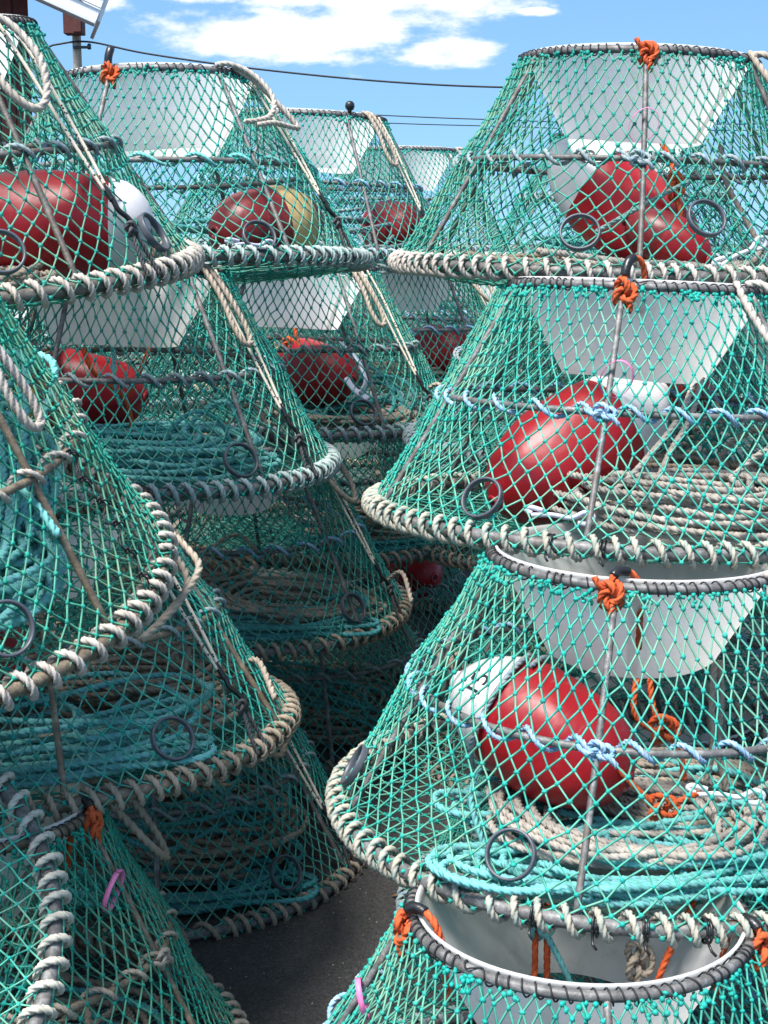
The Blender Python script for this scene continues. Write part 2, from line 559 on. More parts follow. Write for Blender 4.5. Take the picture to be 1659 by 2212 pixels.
NA = 80
def side_net(name):
    b = 0.0355
    s = 1.0; rows = [1.0]
    sl = math.hypot(H, RB - RT)
    while s > 0.02:
        hw = math.pi * rad(s) / NA
        s -= math.sqrt(max(b * b - hw * hw, 1e-5)) / sl
        rows.append(s)
    rows = np.array(rows)
    rows = 1 - (1 - rows) / (1 - rows[-1])
    nr = len(rows)
    P = np.zeros((nr + 1, NA, 3))
    dz = rng.normal(size=(nr + 1, NA)) * 0.0034
    da = rng.normal(size=(nr + 1, NA)) * 0.0055
    droop = sm_noise(NA, 14, 0.010)
    warp = sm_noise(NA, 11, 0.035)
    warp2 = sm_noise(NA, 9, 0.006)
    for i in range(nr + 1):
        a = (np.arange(NA) + 0.5 * (i % 2)) * 2 * np.pi / NA + da[min(i, nr)] * (0 if i >= nr else 1)
        if i < nr:
            a = a + warp * math.sin(math.pi * rows[i]) + 0.4 * warp * math.sin(2 * math.pi * rows[i])
        if i < nr:
            s_ = rows[i]
            seg = math.sin(math.pi * (s_ / MID if s_ < MID else (s_ - MID) / (1 - MID)))
            r = rad(s_) + 0.011 - seg * (0.004 + 0.012 * np.sin(3 * a) ** 2 + np.abs(warp2))
            z = H * s_ + dz[i] + droop * math.sin(math.pi * s_)
            if i == 0:
                z = np.full(NA, H - 0.012) + rng.normal(size=NA) * 0.004; r = r * 0 + RT + 0.013
            if i == nr - 1:
                r = r * 0 + RB + 0.014; z = z * 0 + 0.012 + dz[i]
        else:
            r = RB + 0.014 + 0 * a; z = np.full(NA, -0.013) + rng.normal(size=NA) * 0.003
        P[i] = np.stack([r * np.cos(a), r * np.sin(a), z], -1)
    A, B = [], []
    j = np.arange(NA)
    for i in range(nr):
        nb = (j - 1) % NA if i % 2 == 0 else (j + 1) % NA
        A += [P[i], P[i]]; B += [P[i + 1], P[i + 1][nb]]
    K = P.reshape(-1, 3)
    # gathered selvedge under the top ring: short tails and extra knots
    a = rng.uniform(0, 2 * np.pi, 110)
    t0 = np.stack([(RT + .012) * np.cos(a), (RT + .012) * np.sin(a), H - rng.uniform(0.006, .012, 110)], -1)
    t1 = t0 + np.stack([np.cos(a) * .006, np.sin(a) * .006, -rng.uniform(.006, .022, 110)], -1) + rng.normal(size=(110, 3)) * .006
    A.append(t0); B.append(t1)
    K = np.concatenate([K, t1, t0 + rng.normal(size=t0.shape) * .003])
    V, F, fm = bars_and_knots(np.concatenate(A), np.concatenate(B), K, 0.0023, 0.0057, None)
    return build(name, V, F, ['net_twine', 'net_knot'], fm)

def floor_net(name, sag):
    g = 0.043
    n = int(RB / g * 1.5) + 2
    pts = {}
    for u in range(-n, n + 1):
        for v in range(-n, n + 1):
            x, y = (u + v) * g * .7071, (u - v) * g * .7071
            if math.hypot(x, y) < RB - 0.004:
                x += random.gauss(0, .0035); y += random.gauss(0, .0035)
                rr = math.hypot(x, y) / RB
                pts[(u, v)] = (x, y, -0.016 - sag * (1 - rr ** 2.5) + random.gauss(0, .003))
    A, B = [], []
    for (u, v), p in pts.items():
        for q in ((u + 1, v), (u, v + 1), (u - 1, v), (u, v - 1)):
            if q in pts:
                if q > (u, v):
                    A.append(p); B.append(pts[q])
            else:
                d = math.hypot(p[0], p[1])
                x, y = p[0] / d * (RB + .002), p[1] / d * (RB + .002)
                if d > 0.1:
                    A.append(p); B.append((x, y, -.018))
    V, F, fm = bars_and_knots(np.array(A), np.array(B), np.array(list(pts.values())), 0.0021, 0.0054, None)
    return build(name, V, F, ['net_twine', 'net_knot'], fm)

def helix_lashing(name, Rr, z0, rt_, rr, turns, jit, fine=8, zoff=0.0):
    n = turns * 40
    a = np.linspace(0, 2 * np.pi, n)
    ph = turns * a + sm_noise(n, turns // 2, jit) + sm_noise(n, turns // 6, jit * 1.6)
    ra = rt_ + rr * 0.95 + np.abs(sm_noise(n, turns * 3, 0.0012))
    x = Rr + ra * np.cos(ph)
    P = np.stack([x * np.cos(a), x * np.sin(a), z0 - ra * np.sin(ph)], -1)
    return P

MESH = {}
MESH['bottom_ring'] = torus_mesh('bottom_ring', RB, 0.0150, 'galvanised', 0, 140, 12, 0.003)
MESH['middle_ring'] = torus_mesh('middle_ring', rad(MID), 0.0085, 'galvanised', H * MID, 120, 10, 0.003)
MESH['top_ring'] = torus_mesh('top_ring', RT, 0.0105, 'galvanised', H, 96, 10, 0.001)
for k in 'ABC':
    MESH['side_net' + k] = side_net('side_net')
MESH['floor_net'] = floor_net('floor_net', 0.05)
MESH['floor_flat'] = floor_net('floor_net', 0.012)
for k, tn in zip('ABC', (88, 84, 78)):
    MESH['ring_lashing' + k] = rope_mesh('ring_lashing', [helix_lashing('x', RB, 0, 0.0170, 0.0083, tn, 1.0)], 0.0083, fine=7, fuzz=0.10)
for k, tn in zip('AB', (26, 30)):
    MESH['middle_lashing' + k] = rope_mesh('middle_lashing', [helix_lashing('x', rad(MID), H * MID, 0.0105, 0.0064, tn, 0.7)], 0.0064, fine=6, fuzz=0.06)
MESH['rim_lashing'] = tube_mesh('rim_lashing', [helix_lashing('x', RT, H, 0.0118, 0.0016, 80, 2.4)], 0.0018, 'black_cord', 5, step=0.006)
# upright bar at azimuth 0 (facing -Y)
s_ = np.linspace(0.0, 1.0, 14)
MESH['upright'] = tube_mesh('upright', [np.stack([0.003 * np.sin(s_ * 3), -(rad(s_)), H * s_], -1)], 0.0075, 'galvanised', 8)
# plastic entrance funnel, tapered, with a turned-over rim
fo = [(0.188, H - .222), (0.191, H - .215), (0.219, H - .165), (0.247, H - .115), (0.275, H - .065), (0.301, H - .012), (0.315, H + .010), (0.3175, H + .0155), (0.3155, H + .018), (0.3115, H + .0175), (0.308, H + .012)]
fp = fo + [(0.3075, H + .004), (0.3055, H - .004)]
MESH['entrance_funnel'] = lathe_mesh('entrance_funnel', fp, 'white_plastic', 72)

for v in MESH['entrance_funnel'].vertices:            # pressed sheet: a little out of round, wavy lower edge
    an = math.atan2(v.co.y, v.co.x); dp = max(0, min(1, (H - v.co.z) / .22))
    k_ = 1 + dp * (.022 * math.sin(2 * an + .7) + .014 * math.sin(3 * an + 2) + .006 * math.sin(7 * an))
    v.co.x *= k_; v.co.y *= k_; v.co.z += dp * .006 * math.sin(2 * an + 1.9)
def seam():
    V = []; 
    zs = [(0.305, H - .008), (0.2775, H - .065), (0.2495, H - .115), (0.2215, H - .165), (0.1910, H - .2195)]
    for r_, z in zs:
        for q in np.linspace(-0.06, 0.06, 6):
            V.append((r_ * math.sin(q), -r_ * math.cos(q), z))
    F = [(i * 6 + j, i * 6 + j + 1, (i + 1) * 6 + j + 1, (i + 1) * 6 + j) for i in range(4) for j in range(5)]
    return build('funnel_seam', V, np.array(F), 'white_plastic')
MESH['funnel_seam'] = seam()
# escape ring: a short flanged tube set in the netting
MESH['escape_ring'] = lathe_mesh('escape_ring', [(.0455, -.008), (.0505, -.008), (.0512, -.006), (.0512, .006), (.0505, .008), (.0455, .008), (.045, 0), (.0455, -.008)], 'grey_plastic', 40)
# pink tag: strap loop
def strap():
    a = np.linspace(0, 2 * np.pi * .985, 40)
    V = []
    for q in a:
        r_ = .036 + .004 * math.sin(2 * q)
        for y in (-.0055, .0055):
            for dr in (0, .0012):
                V.append(((r_ + dr) * math.sin(q), y + .004 * math.sin(q), (r_ + dr) * math.cos(q) * 1.18))
    F = []
    for i in range(39):
        b0, b1 = i * 4, i * 4 + 4
        F += [(b0, b0 + 1, b1 + 1, b1), (b0 + 1, b0 + 3, b1 + 3, b1 + 1), (b0 + 3, b0 + 2, b1 + 2, b1 + 3), (b0 + 2, b0, b1, b1 + 2)]
    return build('tag', V, np.array(F), 'pink_plastic')
MESH['tag'] = strap()

def torus_knot(p, q, Rr, r, sc_=(1, 1, 1), n=150, ph=0.0):
    t = np.linspace(0, 2 * np.pi, n)
    x = (Rr + r * np.cos(q * t + ph)) * np.cos(p * t)
    y = (Rr + r * np.cos(q * t + ph)) * np.sin(p * t)
    z = r * np.sin(q * t + ph)
    return np.stack([x * sc_[0], z * sc_[2], y * sc_[1]], -1)     # knot plane is XZ (tangent / up), depth along Y

def at_ring(P, off=(0, 0, 0)):
    P = np.asarray(P, float).copy()
    P[:, 0] += off[0]; P[:, 1] += -RT + off[1]; P[:, 2] += H + off[2]
    return P
kn = torus_knot(2, 3, .0165, .0095, (.95, 1.30, 1.25))
kn2 = torus_knot(3, 4, .0165, .0085, (.95, 1.25, 1.3), 200, 1.0)
MESH['becket_knotA'] = rope_mesh('becket_knot', [at_ring(kn, (0, -.018, -.016)), at_ring(catmull([(.008, -.024, -.03), (.016, -.026, -.045), (.013, -.024, -.062)]))], 0.0088, fuzz=.1)
MESH['becket_knotB'] = rope_mesh('becket_knot', [at_ring(kn2, (0, -.018, -.014)), at_ring(catmull([(-.012, -.024, .0), (-.026, -.028, .010), (-.034, -.026, .024)])), at_ring(catmull([(.006, -.026, -.03), (.002, -.03, -.05), (.008, -.028, -.06)]))], 0.0078, fuzz=.1)
lp = catmull([(-.002, -.018, .01), (.0, -.016, .035), (.006, -.004, .058), (.020, .016, .066), (.034, .034, .050), (.038, .046, .010), (.036, .055, -.06)])
MESH['becket_loopA'] = rope_mesh('becket_loop', [at_ring(lp)], 0.0080, fuzz=.1)
MESH['black_tapeA'] = tube_mesh('black_tape', [at_ring(lp[8:38])], 0.0112, 'black_plastic', 9)
lp = catmull([(-.002, -.018, .005), (.002, -.012, .026), (.012, .004, .034), (.030, .022, .028), (.044, .038, .006), (.050, .05, -.04), (.05, .06, -.14)])
MESH['becket_loopB'] = rope_mesh('becket_loop', [at_ring(lp)], 0.0080, fuzz=.1)
MESH['black_tapeB'] = tube_mesh('black_tape', [at_ring(lp[14:40])], 0.0108, 'black_plastic', 9)
lp = catmull([(-.004, -.018, .0), (-.002, -.018, .03), (.001, -.012, .05), (.0, -.002, .06)])
MESH['becket_loopC'] = rope_mesh('becket_loop', [at_ring(lp)], 0.0080)
MESH['black_tapeC'] = tube_mesh('black_tape', [at_ring(lp[6:])], 0.0125, 'black_plastic', 8)
# tie where an upright crosses the middle ring
def at_mid(P):
    P = np.asarray(P, float).copy(); P[:, 1] += -rad(MID) - .016; P[:, 2] += H * MID
    return P
MESH['tie_knot'] = rope_mesh('tie_knot', [at_mid(torus_knot(2, 3, .0135, .008, (1.2, .95, .8))),
                                          at_mid(catmull([(.0, 0, 0), (.022, -.008, -.010), (.036, -.004, -.026)])),
                                          at_mid(catmull([(.0, 0, 0), (-.024, -.006, -.004), (-.045, .004, .006)]))], 0.0062, fuzz=.3)
# elastic cords with hook, at azimuth 0
def on_side(x, s, out_):
    return (x, -(rad(s) + out_ * .86), H * s + out_ * .5)
cords = [[on_side(sg * .020, 1.0, .012), on_side(sg * .022, .8, .022), on_side(sg * .016, .5, .026), on_side(sg * .006, .31, .028)] for sg in (-1, 1)]
MESH['elastic_cord'] = tube_mesh('elastic_cord', [catmull(c) for c in cords], 0.0042, 'elastic', 8)
hk = catmull([on_side(0, .33, .028), on_side(0.002, .27, .030), on_side(.004, .235, .028), on_side(.018, .20, .030), on_side(.022, .165, .032), on_side(.012, .14, .034), on_side(-.004, .15, .036)])
MESH['hook'] = tube_mesh('hook', [hk, catmull([on_side(0, .335, .028), on_side(0, .27, .029)])], 0.0085, 'black_plastic', 8, flat=.75)
hr = [catmull([on_side(.004, .16, .034), on_side(-.006, .10, .030), on_side(-.010, .04, .024), (-.012, -RB - .024, .0)]),
      catmull([on_side(.006, .16, .034), on_side(.016, .10, .030), on_side(.026, .04, .024), (.030, -RB - .024, .0)])]
MESH['hook_rope'] = rope_mesh('hook_rope', hr + [np.asarray(torus_knot(2, 3, .010, .006)) + np.array(on_side(.003, .155, .034))], 0.0052)
POT = {}
def pose(x, y, z, ax=0.0, ay=0.0, flip=False):
    M = Matrix.Translation((x, y, z)) @ Matrix.Rotation(R(ay), 4, 'Y') @ Matrix.Rotation(R(ax), 4, 'X')
    if flip:
        M = M @ Matrix.Rotation(math.pi, 4, 'X')
    return M

# rope handles
def hpt(x, out_, z):
    return (x, -(RT + out_), H + z)
ha = catmull([hpt(-.05, .005, .012), hpt(-.02, .016, .020), hpt(.03, .06, -.01), hpt(.045, .125, -.085), hpt(.020, .165, -.165), hpt(-.02, .165, -.195), hpt(-.06, .13, -.15), hpt(-.055, .065, -.06), hpt(-.03, .010, .016)], 16)
hb = catmull([hpt(.02, -.01, .018), hpt(.035, .03, .018), hpt(.05, .085, -.03), hpt(.045, .15, -.12), hpt(.015, .17, -.17), hpt(-.03, .13, -.13), hpt(-.04, .06, -.05), hpt(-.03, .0, .020)], 16)
hc_ = catmull([hpt(-.03, .0, .018), hpt(-.01, .05, .0), hpt(.0, .12, -.04), hpt(.012, .20, -.10), hpt(.0, .235, -.16), hpt(-.02, .225, -.21), hpt(-.04, .17, -.20), hpt(-.035, .12, -.13), hpt(-.02, .02, .012)], 16)
hd = catmull([hpt(-.012, -.004, .020), hpt(-.006, .03, .006), hpt(.0, .085, -.06), hpt(.012, .135, -.14), hpt(.006, .162, -.19), hpt(-.018, .160, -.195), hpt(-.030, .130, -.15), hpt(-.022, .08, -.07), hpt(-.026, .022, .006), hpt(-.03, -.01, .02)], 16)
he = catmull([hpt(-.06, .0, .016), hpt(-.02, .014, .022), hpt(.03, .05, .0), hpt(.055, .10, -.05), hpt(.05, .135, -.10), hpt(.01, .15, -.145), hpt(-.06, .155, -.165), hpt(-.10, .15, -.17)], 16)
he2 = catmull([hpt(.0, .006, .018), hpt(.05, .045, -.02), hpt(.10, .11, -.10), hpt(.135, .15, -.165), hpt(.11, .16, -.172), hpt(.02, .16, -.166), hpt(-.06, .165, -.178)], 16)
MESH['handleE'] = rope_mesh('handle', [he, he2], 0.0096, fuzz=.08)
cp = [(-.572, 3.34, 1.262), (-.555, 3.32, 1.240), (-.500, 3.28, 1.212), (-.440, 3.24, 1.165), (-.410, 3.21, 1.13), (-.428, 3.17, 1.09), (-.470, 3.12, 1.04), (-.520, 3.07, 1.0)]
cp2 = [(-.572, 3.34, 1.262), (-.545, 3.33, 1.225), (-.500, 3.29, 1.17), (-.452, 3.25, 1.118), (-.440, 3.22, 1.08), (-.470, 3.18, 1.04), (-.52, 3.11, .99)]
iv = np.array(pose(-.895, 3.583, .632, -2.3, -2.5).inverted())
tl_ = lambda q: [tuple(iv[:3, :3] @ np.array(p_) + iv[:3, 3]) for p_ in q]
MESH['handleC'] = rope_mesh('handle', [catmull(tl_(cp), 16), catmull(tl_(cp2), 16)], 0.0090, fuzz=.08)
MESH['handleD'] = rope_mesh('handle', [hd], 0.0096, fuzz=.08)
for k, h_ in zip('AB', (ha, hb)):
    MESH['handle' + k] = rope_mesh('handle', [h_], 0.0102, fuzz=.05)
# mended seam in the netting: black twine stitched down the side, with tails
ms_ = []
for k in range(12):
    s0 = .50 - k * .042
    x0 = .012 * math.sin(k * 2.3)
    ms_.append(catmull([on_side(x0, s0, .017), on_side(x0 + .012 * (-1) ** k, s0 - .02, .019), on_side(.012 * math.sin((k + 1) * 2.3), s0 - .042, .017)], 6))
    if k % 2 == 0:
        ms_.append(np.array(torus_knot(2, 3, .0042, .0026, n=40)) + np.array(on_side(x0, s0, .018)))
        ms_.append(catmull([on_side(x0, s0, .018), on_side(x0 + .010, s0 - .012, .026), on_side(x0 + .016, s0 - .03, .024)], 6))
MESH['mend'] = tube_mesh('mend', ms_, 0.0021, 'black_cord', 5)
# cable tie round the bottom ring
a = np.linspace(0, 2 * np.pi, 20)
MESH['cable_tie'] = tube_mesh('cable_tie', [np.stack([0 * a, -RB - .023 * np.cos(a), .023 * np.sin(a)], -1), np.stack([0 * a + .008, -RB - .023 * np.cos(a), .023 * np.sin(a)], -1),
                                            np.array([(0, -RB - .022, -.010), (.004, -RB - .040, -.022), (.012, -RB - .044, -.030)])], 0.0028, 'black_plastic', 6)

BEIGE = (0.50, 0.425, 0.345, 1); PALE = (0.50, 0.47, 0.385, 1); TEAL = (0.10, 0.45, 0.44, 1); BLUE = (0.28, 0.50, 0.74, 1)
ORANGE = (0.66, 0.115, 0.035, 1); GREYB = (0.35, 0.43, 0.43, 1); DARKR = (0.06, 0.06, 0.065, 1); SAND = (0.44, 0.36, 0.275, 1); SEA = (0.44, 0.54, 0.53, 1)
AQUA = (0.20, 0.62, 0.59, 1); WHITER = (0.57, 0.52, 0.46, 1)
def tracer_for(c):
    if c in (TEAL, AQUA): return (0.22, 0.50, 0.60)
    if c == PALE: return (0.20, 0.36, 0.36)
    if c == BLUE: return (0.62, 0.66, 0.74)
    if c == GREYB: return (0.16, 0.30, 0.46)
    if c == ORANGE: return (0.74, 0.17, 0.06)
    return tuple(x * .74 for x in c[:3])

def ob(name, me, parent=None, M=None, color=None):
    o = bpy.data.objects.new(name, me)
    COL.objects.link(o)
    if parent is not None:
        o.parent = parent
    if M is not None:
        o.matrix_basis = M
    if color is not None:
        o.color = color
        o['tracer'] = tracer_for(color)
    return o

def tag(o, label, cat, group=None, kind=None):
    o['label'] = label; o['category'] = cat
    if group: o['group'] = group
    if kind: o['kind'] = kind
    return o

def RZ(d):
    return Matrix.Rotation(R(d), 4, 'Z')

pot_i = [0]
LAST = [None]
def crab_pot(key, p, label, up=0.0, esc=(), knob=(), tie=None, tagp=None, bun=None, handle=None, lash=PALE, mid=BLUE, net=(1, 1, 1, 1), steel=(1, 1, 1, 1), ties=(), floor='floor_net', nup=6, detail=True):
    i = pot_i[0]; pot_i[0] += 1
    e = bpy.data.objects.new('crab_pot', None)
    COL.objects.link(e)
    e.empty_display_size = .1
    e.matrix_world = p
    POT[key] = p
    LAST[0] = e
    tag(e, label, 'crab pot', 'crab pots stacked on the quay')
    r_ = random.Random(i * 13 + 5)
    ob('bottom_ring', MESH['bottom_ring'], e, RZ(r_.uniform(0, 360)), steel)
    ob('middle_ring', MESH['middle_ring'], e, RZ(r_.uniform(0, 360)), steel)
    ob('top_ring', MESH['top_ring'], e, RZ(r_.uniform(0, 360)), steel)
    for k in range(nup):
        ob('upright', MESH['upright'], e, RZ(up + k * 360.0 / nup), steel)
    nv = 'ABC'[i % 3]
    ob('side_net', MESH['side_net' + nv], e, RZ(r_.uniform(0, 360)), net)
    ob('floor_net', MESH[floor], e, RZ(r_.uniform(0, 360)), net)
    f = ob('entrance_funnel', MESH['entrance_funnel'], e, RZ(r_.uniform(0, 360)))
    sm = ob('funnel_seam', MESH['funnel_seam'], f, RZ(r_.uniform(0, 360)))
    ob('ring_lashing', MESH['ring_lashing' + 'ABC'[(i * 2) % 3]], e, RZ(r_.uniform(0, 360)), lash)
    ob('middle_lashing', MESH['middle_lashing' + 'AB'[i % 2]], e, RZ(r_.uniform(0, 360)), mid)
    ob('rim_lashing', MESH['rim_lashing'], e, RZ(r_.uniform(0, 360)))
    for (a_, s) in esc:
        # axis of the tube along the cone's normal
        n = Vector((0, -H, RB - RT)).normalized()
        q = n.to_track_quat('Z', 'X').to_matrix().to_4x4()
        pos = Vector((0, -(rad(s) + .013), H * s + .006))
        ob('escape_ring', MESH['escape_ring'], e, RZ(a_) @ Matrix.Translation(pos) @ q @ Matrix.Rotation(r_.uniform(-.15, .15), 4, 'X'))
    for (a_, var) in knob:
        k = ob('becket_knot', MESH['becket_knot' + 'AB'[i % 2]], e, RZ(a_), ORANGE)
        k['label'] = 'orange rope knot tied round the top ring'
        if var:
            ob('becket_loop', MESH['becket_loop' + var], e, RZ(a_), ORANGE)
            ob('black_tape', MESH['black_tape' + var], e, RZ(a_))
    if tie is not None:
        ob('tie_knot', MESH['tie_knot'], e, RZ(tie), mid)
    if tagp:
        a_, s = tagp
        t = ob('tag', MESH['tag'], e, RZ(a_) @ Matrix.Translation((0, -rad(s) - .002, H * s)) @ Matrix.Rotation(R(12), 4, 'X') @ Matrix.Rotation(R(r_.uniform(-14, 14)), 4, 'Z'))
        t['label'] = 'pink plastic tag loop'
    if bun is not None:
        ob('elastic_cord', MESH['elastic_cord'], e, RZ(bun))
        ob('hook', MESH['hook'], e, RZ(bun))
        ob('hook_rope', MESH['hook_rope'], e, RZ(bun), (0.10, 0.10, 0.105, 1))
    if handle:
        a_, v, c = handle
        ob('handle', MESH['handle' + v], e, RZ(a_), c)
    for a_ in ties:
        ob('cable_tie', MESH['cable_tie'], e, RZ(a_))
    return e

# ------------------------------------------------------------------ the setting
G = -0.030
V = []
n = 24
xs = np.sign(np.linspace(-1, 1, n)) * np.abs(np.linspace(-1, 1, n)) ** 3 * 1500
V = np.array([(x, y + 3, G) for x in xs for y in xs])
F = np.array([(i * n + j, (i + 1) * n + j, (i + 1) * n + j + 1, i * n + j + 1) for i in range(n - 1) for j in range(n - 1)])
g = ob('ground', build('ground', V, F, 'asphalt', smooth=False))
g['kind'] = 'structure'

# shed on the left: plank wall along the yard, white sheet roof overhanging
sh = bpy.data.objects.new('shed', None); COL.objects.link(sh); sh.location = (-2.27, 11.8, G)
tag(sh, 'dark red plank shed with white overhanging roof at the upper left', 'shed')
def part(name, me, parent, world_loc, rot=None):
    o = ob(name, me, parent)
    M = Matrix.Translation(Vector(world_loc) - parent.location)
    if rot is not None:
        M = M @ rot
    o.matrix_basis = M
    return o
part('wall', box_mesh('wall', 3.3, 5.0, 3.80, 'barn_red', 0), sh, (-4.36, 14.75, G + 1.9))
for k in range(28):
    part('plank', MESH.setdefault('plank', box_mesh('plank', .118, .03, 3.9, 'barn_red', .006)), sh, (-2.755 - k * .1215, 12.235 + random.uniform(-.004, .004), G + 1.95))
sl_ = R(22.5)
roofR = Matrix.Rotation(sl_, 4, 'Y')
ex, ez, rl = -2.20, 3.50, 3.2
ux, uz = -math.cos(sl_), math.sin(sl_)
nx_, nz_ = math.sin(sl_), math.cos(sl_)
cx, cz = ex + ux * rl / 2, ez + uz * rl / 2
part('roof', box_mesh('roof', rl, 1.2, .05, 'white_metal', .004), sh, (cx + nx_ * .56, 12.38, cz + nz_ * .56), roofR)
for k in range(5):                                   # white cladding boards lapped up the gable end
    off = .045 + k * .098
    part('gable_board', MESH.setdefault('gable_board', box_mesh('gable_board', rl, .02, .092, 'white_metal', .003)), sh, (cx + nx_ * off, 11.80 - .004 * k, cz + nz_ * off), roofR @ Matrix.Rotation(R(-16), 4, 'X'))
part('soffit', box_mesh('soffit', rl, .42, .02, 'white_metal', .003), sh, (cx + nx_ * .03, 12.04, cz + nz_ * .03), roofR)
part('drip_edge', box_mesh('drip_edge', rl, .035, .03, 'white_metal', .004), sh, (cx - nx_ * .012, 11.79, cz - nz_ * .012), roofR)
part('fascia', box_mesh('fascia', .03, 1.0, .5, 'white_metal', .004), sh, (ex + .02 + nx_ * .25, 12.32, ez + nz_ * .25), roofR)
sh.rotation_euler = (0, 0, R(14))
# pole with a red box, and its wires
pl = bpy.data.objects.new('utility_pole', None); COL.objects.link(pl); pl.location = (-5.98, 30, G)
tag(pl, 'grey wooden utility pole with a red box at its top', 'pole')
zz = np.linspace(0, 7.0, 12)
part('pole', tube_mesh('pole', [np.stack([0 * zz, 0 * zz, zz], -1)], np.linspace(.10, .082, 12), 'old_wood', 14), pl, (-5.98, 30, G))
part('box', box_mesh('box', .36, .34, .62, 'barn_red', .01), pl, (-5.96, 29.72, 6.08))
part('box_door', box_mesh('box_door', .15, .02, .56, 'barn_red', .006), pl, (-5.87, 29.54, 6.08))
part('insulator', lathe_mesh('insulator', [(0, 0), (.03, 0), (.045, .03), (.03, .05), (.045, .08), (.02, .11), (0, .11)], 'black_plastic', 14), pl, (-5.72, 29.9, 5.52))
part('bracket', box_mesh('bracket', .34, .05, .05, 'black_plastic', .006), pl, (-5.86, 29.9, 5.56))
def wire(pts, r_, label):
    o = ob('power_line', tube_mesh('power_line', [catmull(pts, 24)], r_, 'black_cord', 6))
    tag(o, label, 'cable', 'cables strung across the sky')
wire([(-9, 30, 5.75), (-6.9, 30, 5.52), (-6.4, 30, 5.62), (-5.72, 29.9, 5.66), (-4.6, 30, 5.45), (-2.53, 30, 5.17), (0, 30, 4.93), (2.36, 30, 4.82), (5, 30, 4.83), (9, 30, 5.05), (14, 30, 5.5)], .019, 'thick twisted black cable running right from the pole')
wire([(-9, 30, 4.75), (-3, 30, 4.42), (-.27, 30, 4.298), (2.0, 30, 4.21), (6, 30, 4.12), (14, 30, 4.2)], .011, 'upper of the two thin wires low in the sky')
wire([(-9, 30, 4.6), (-3, 30, 4.26), (.095, 30, 4.139), (2.0, 30, 4.086), (6, 30, 4.0), (14, 30, 4.08)], .010, 'lower of the two thin wires low in the sky')

# ------------------------------------------------------------------ the crab pots
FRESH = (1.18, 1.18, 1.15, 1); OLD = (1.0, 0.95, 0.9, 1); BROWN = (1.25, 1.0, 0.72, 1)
# right-hand pile
crab_pot('R1', pose(.371, 2.683, -.014, 0, .6), 'crab pot lowest at the right with its open white funnel rim facing up', up=1, knob=[(-82, 'B'), (70, 'B')], tagp=(-84, .72), esc=[(-40, .15)], net=FRESH, lash=GREYB, nup=4)
crab_pot('R2', pose(.552, 3.234, .574, 0, 1.2), 'crab pot at lower right holding a red buoy above turquoise rope', up=-17, knob=[(-18, 'B')], tie=-16, esc=[(-30, .15), (-86, .14)], net=FRESH, lash=PALE, mid=BLUE, ties=(-24, -14, -6, 4), handle=(52, 'A', WHITER))
crab_pot('R3', pose(.628, 3.786, 1.146, -2.5, 2.5), 'crab pot second from the top at right with a beige rope coil', up=-17, knob=[(-16, 'A')], tie=-17, tagp=(-15, .63), esc=[(-41, .13)], net=FRESH, lash=PALE, mid=BLUE, ties=(-24, -14), handle=(38, 'B', WHITER))
crab_pot('R4', pose(.696, 4.342, 1.758, .2, 2.1), 'crab pot at the upper right standing out against the blue sky', up=-6, knob=[(-5, '')], tie=-7, tagp=(-6, .65), esc=[(-20, .16), (10, .24)], net=OLD, lash=WHITER, mid=GREYB, handle=(60, 'B', BEIGE), steel=(.8, .78, .76, 1))
# left-hand piles
crab_pot('Pt', pose(-1.258, 2.474, .612, 24.6, 10.3, True), 'upturned crab pot at the lower left corner, netted base uppermost', net=(1.35, 1.35, 1.3, 1), lash=(0.66, 0.635, 0.54, 1), floor='floor_flat')
crab_pot('Pb', pose(-.973, 2.993, .076, -3.2, 2.2), 'crab pot at lower left with orange knot and pink tag on its side', up=79, knob=[(79, 'B')], tie=79, tagp=(74, .76), net=(.85, .9, .8, 1), lash=BEIGE, mid=BEIGE, handle=(110, 'B', SAND), steel=BROWN)
crab_pot('L1b', pose(-.895, 3.583, .632, -2.3, -2.5), 'crab pot at left under the tilted one, full of turquoise and beige rope', up=20, esc=[(44, .14)], bun=64, handle=(0, 'C', BEIGE), lash=SAND, mid=GREYB, steel=BROWN)
crab_pot('L1c', pose(-1.112, 2.953, 1.195, 14.1, 2.3), 'tilted crab pot cut off by the left edge of the picture', up=67, esc=[(47, .16)], handle=(72, 'D', WHITER), lash=WHITER, mid=WHITER, net=(1.1, 1.02, .9, 1), steel=BROWN)
mo = ob('mend', MESH['mend'], LAST[0], RZ(81))
mo['label'] = 'black twine mend in the netting'
crab_pot('L2d', pose(-1.129, 3.692, 1.754, 5.3, -3.4), 'topmost crab pot at upper left holding a big red and white buoy', up=46, esc=[(32, .15), (74, .14)], bun=63, handle=(54, 'A', WHITER), lash=WHITER, mid=GREYB, net=OLD, steel=(.85, .8, .72, 1))
crab_pot('L2c', pose(-.817, 4.515, 1.187, .8, 1.4), 'crab pot at centre left with turquoise coil and red and yellow buoy', up=-12, esc=[(42, .12)], bun=64, tie=-13, handle=(60, 'D', BEIGE), lash=SEA, mid=GREYB)
crab_pot('L2b', pose(-.585, 5.157, .58, 1.4, 1.9), 'shaded crab pot with a large beige rope coil between the two piles', up=-8, esc=[(51, .15)], bun=72, tagp=(-8, .72), handle=(70, 'B', BEIGE), lash=SAND, mid=BLUE)
crab_pot('L1a', pose(-.723, 4.378, -.014), 'dark lowest crab pot resting on the asphalt at centre left', up=10, esc=[(46, .15)], bun=70, handle=(60, 'A', SAND), lash=SAND, mid=GREYB)
crab_pot('Md', pose(-.720, 4.93, 1.766, -2.6, -1.2), 'topmost crab pot left of centre with taped orange knot on its rim', up=-17, knob=[(-16, 'C')], esc=[(34, .09)], bun=66, handle=(52, 'E', WHITER), lash=SEA, mid=AQUA)
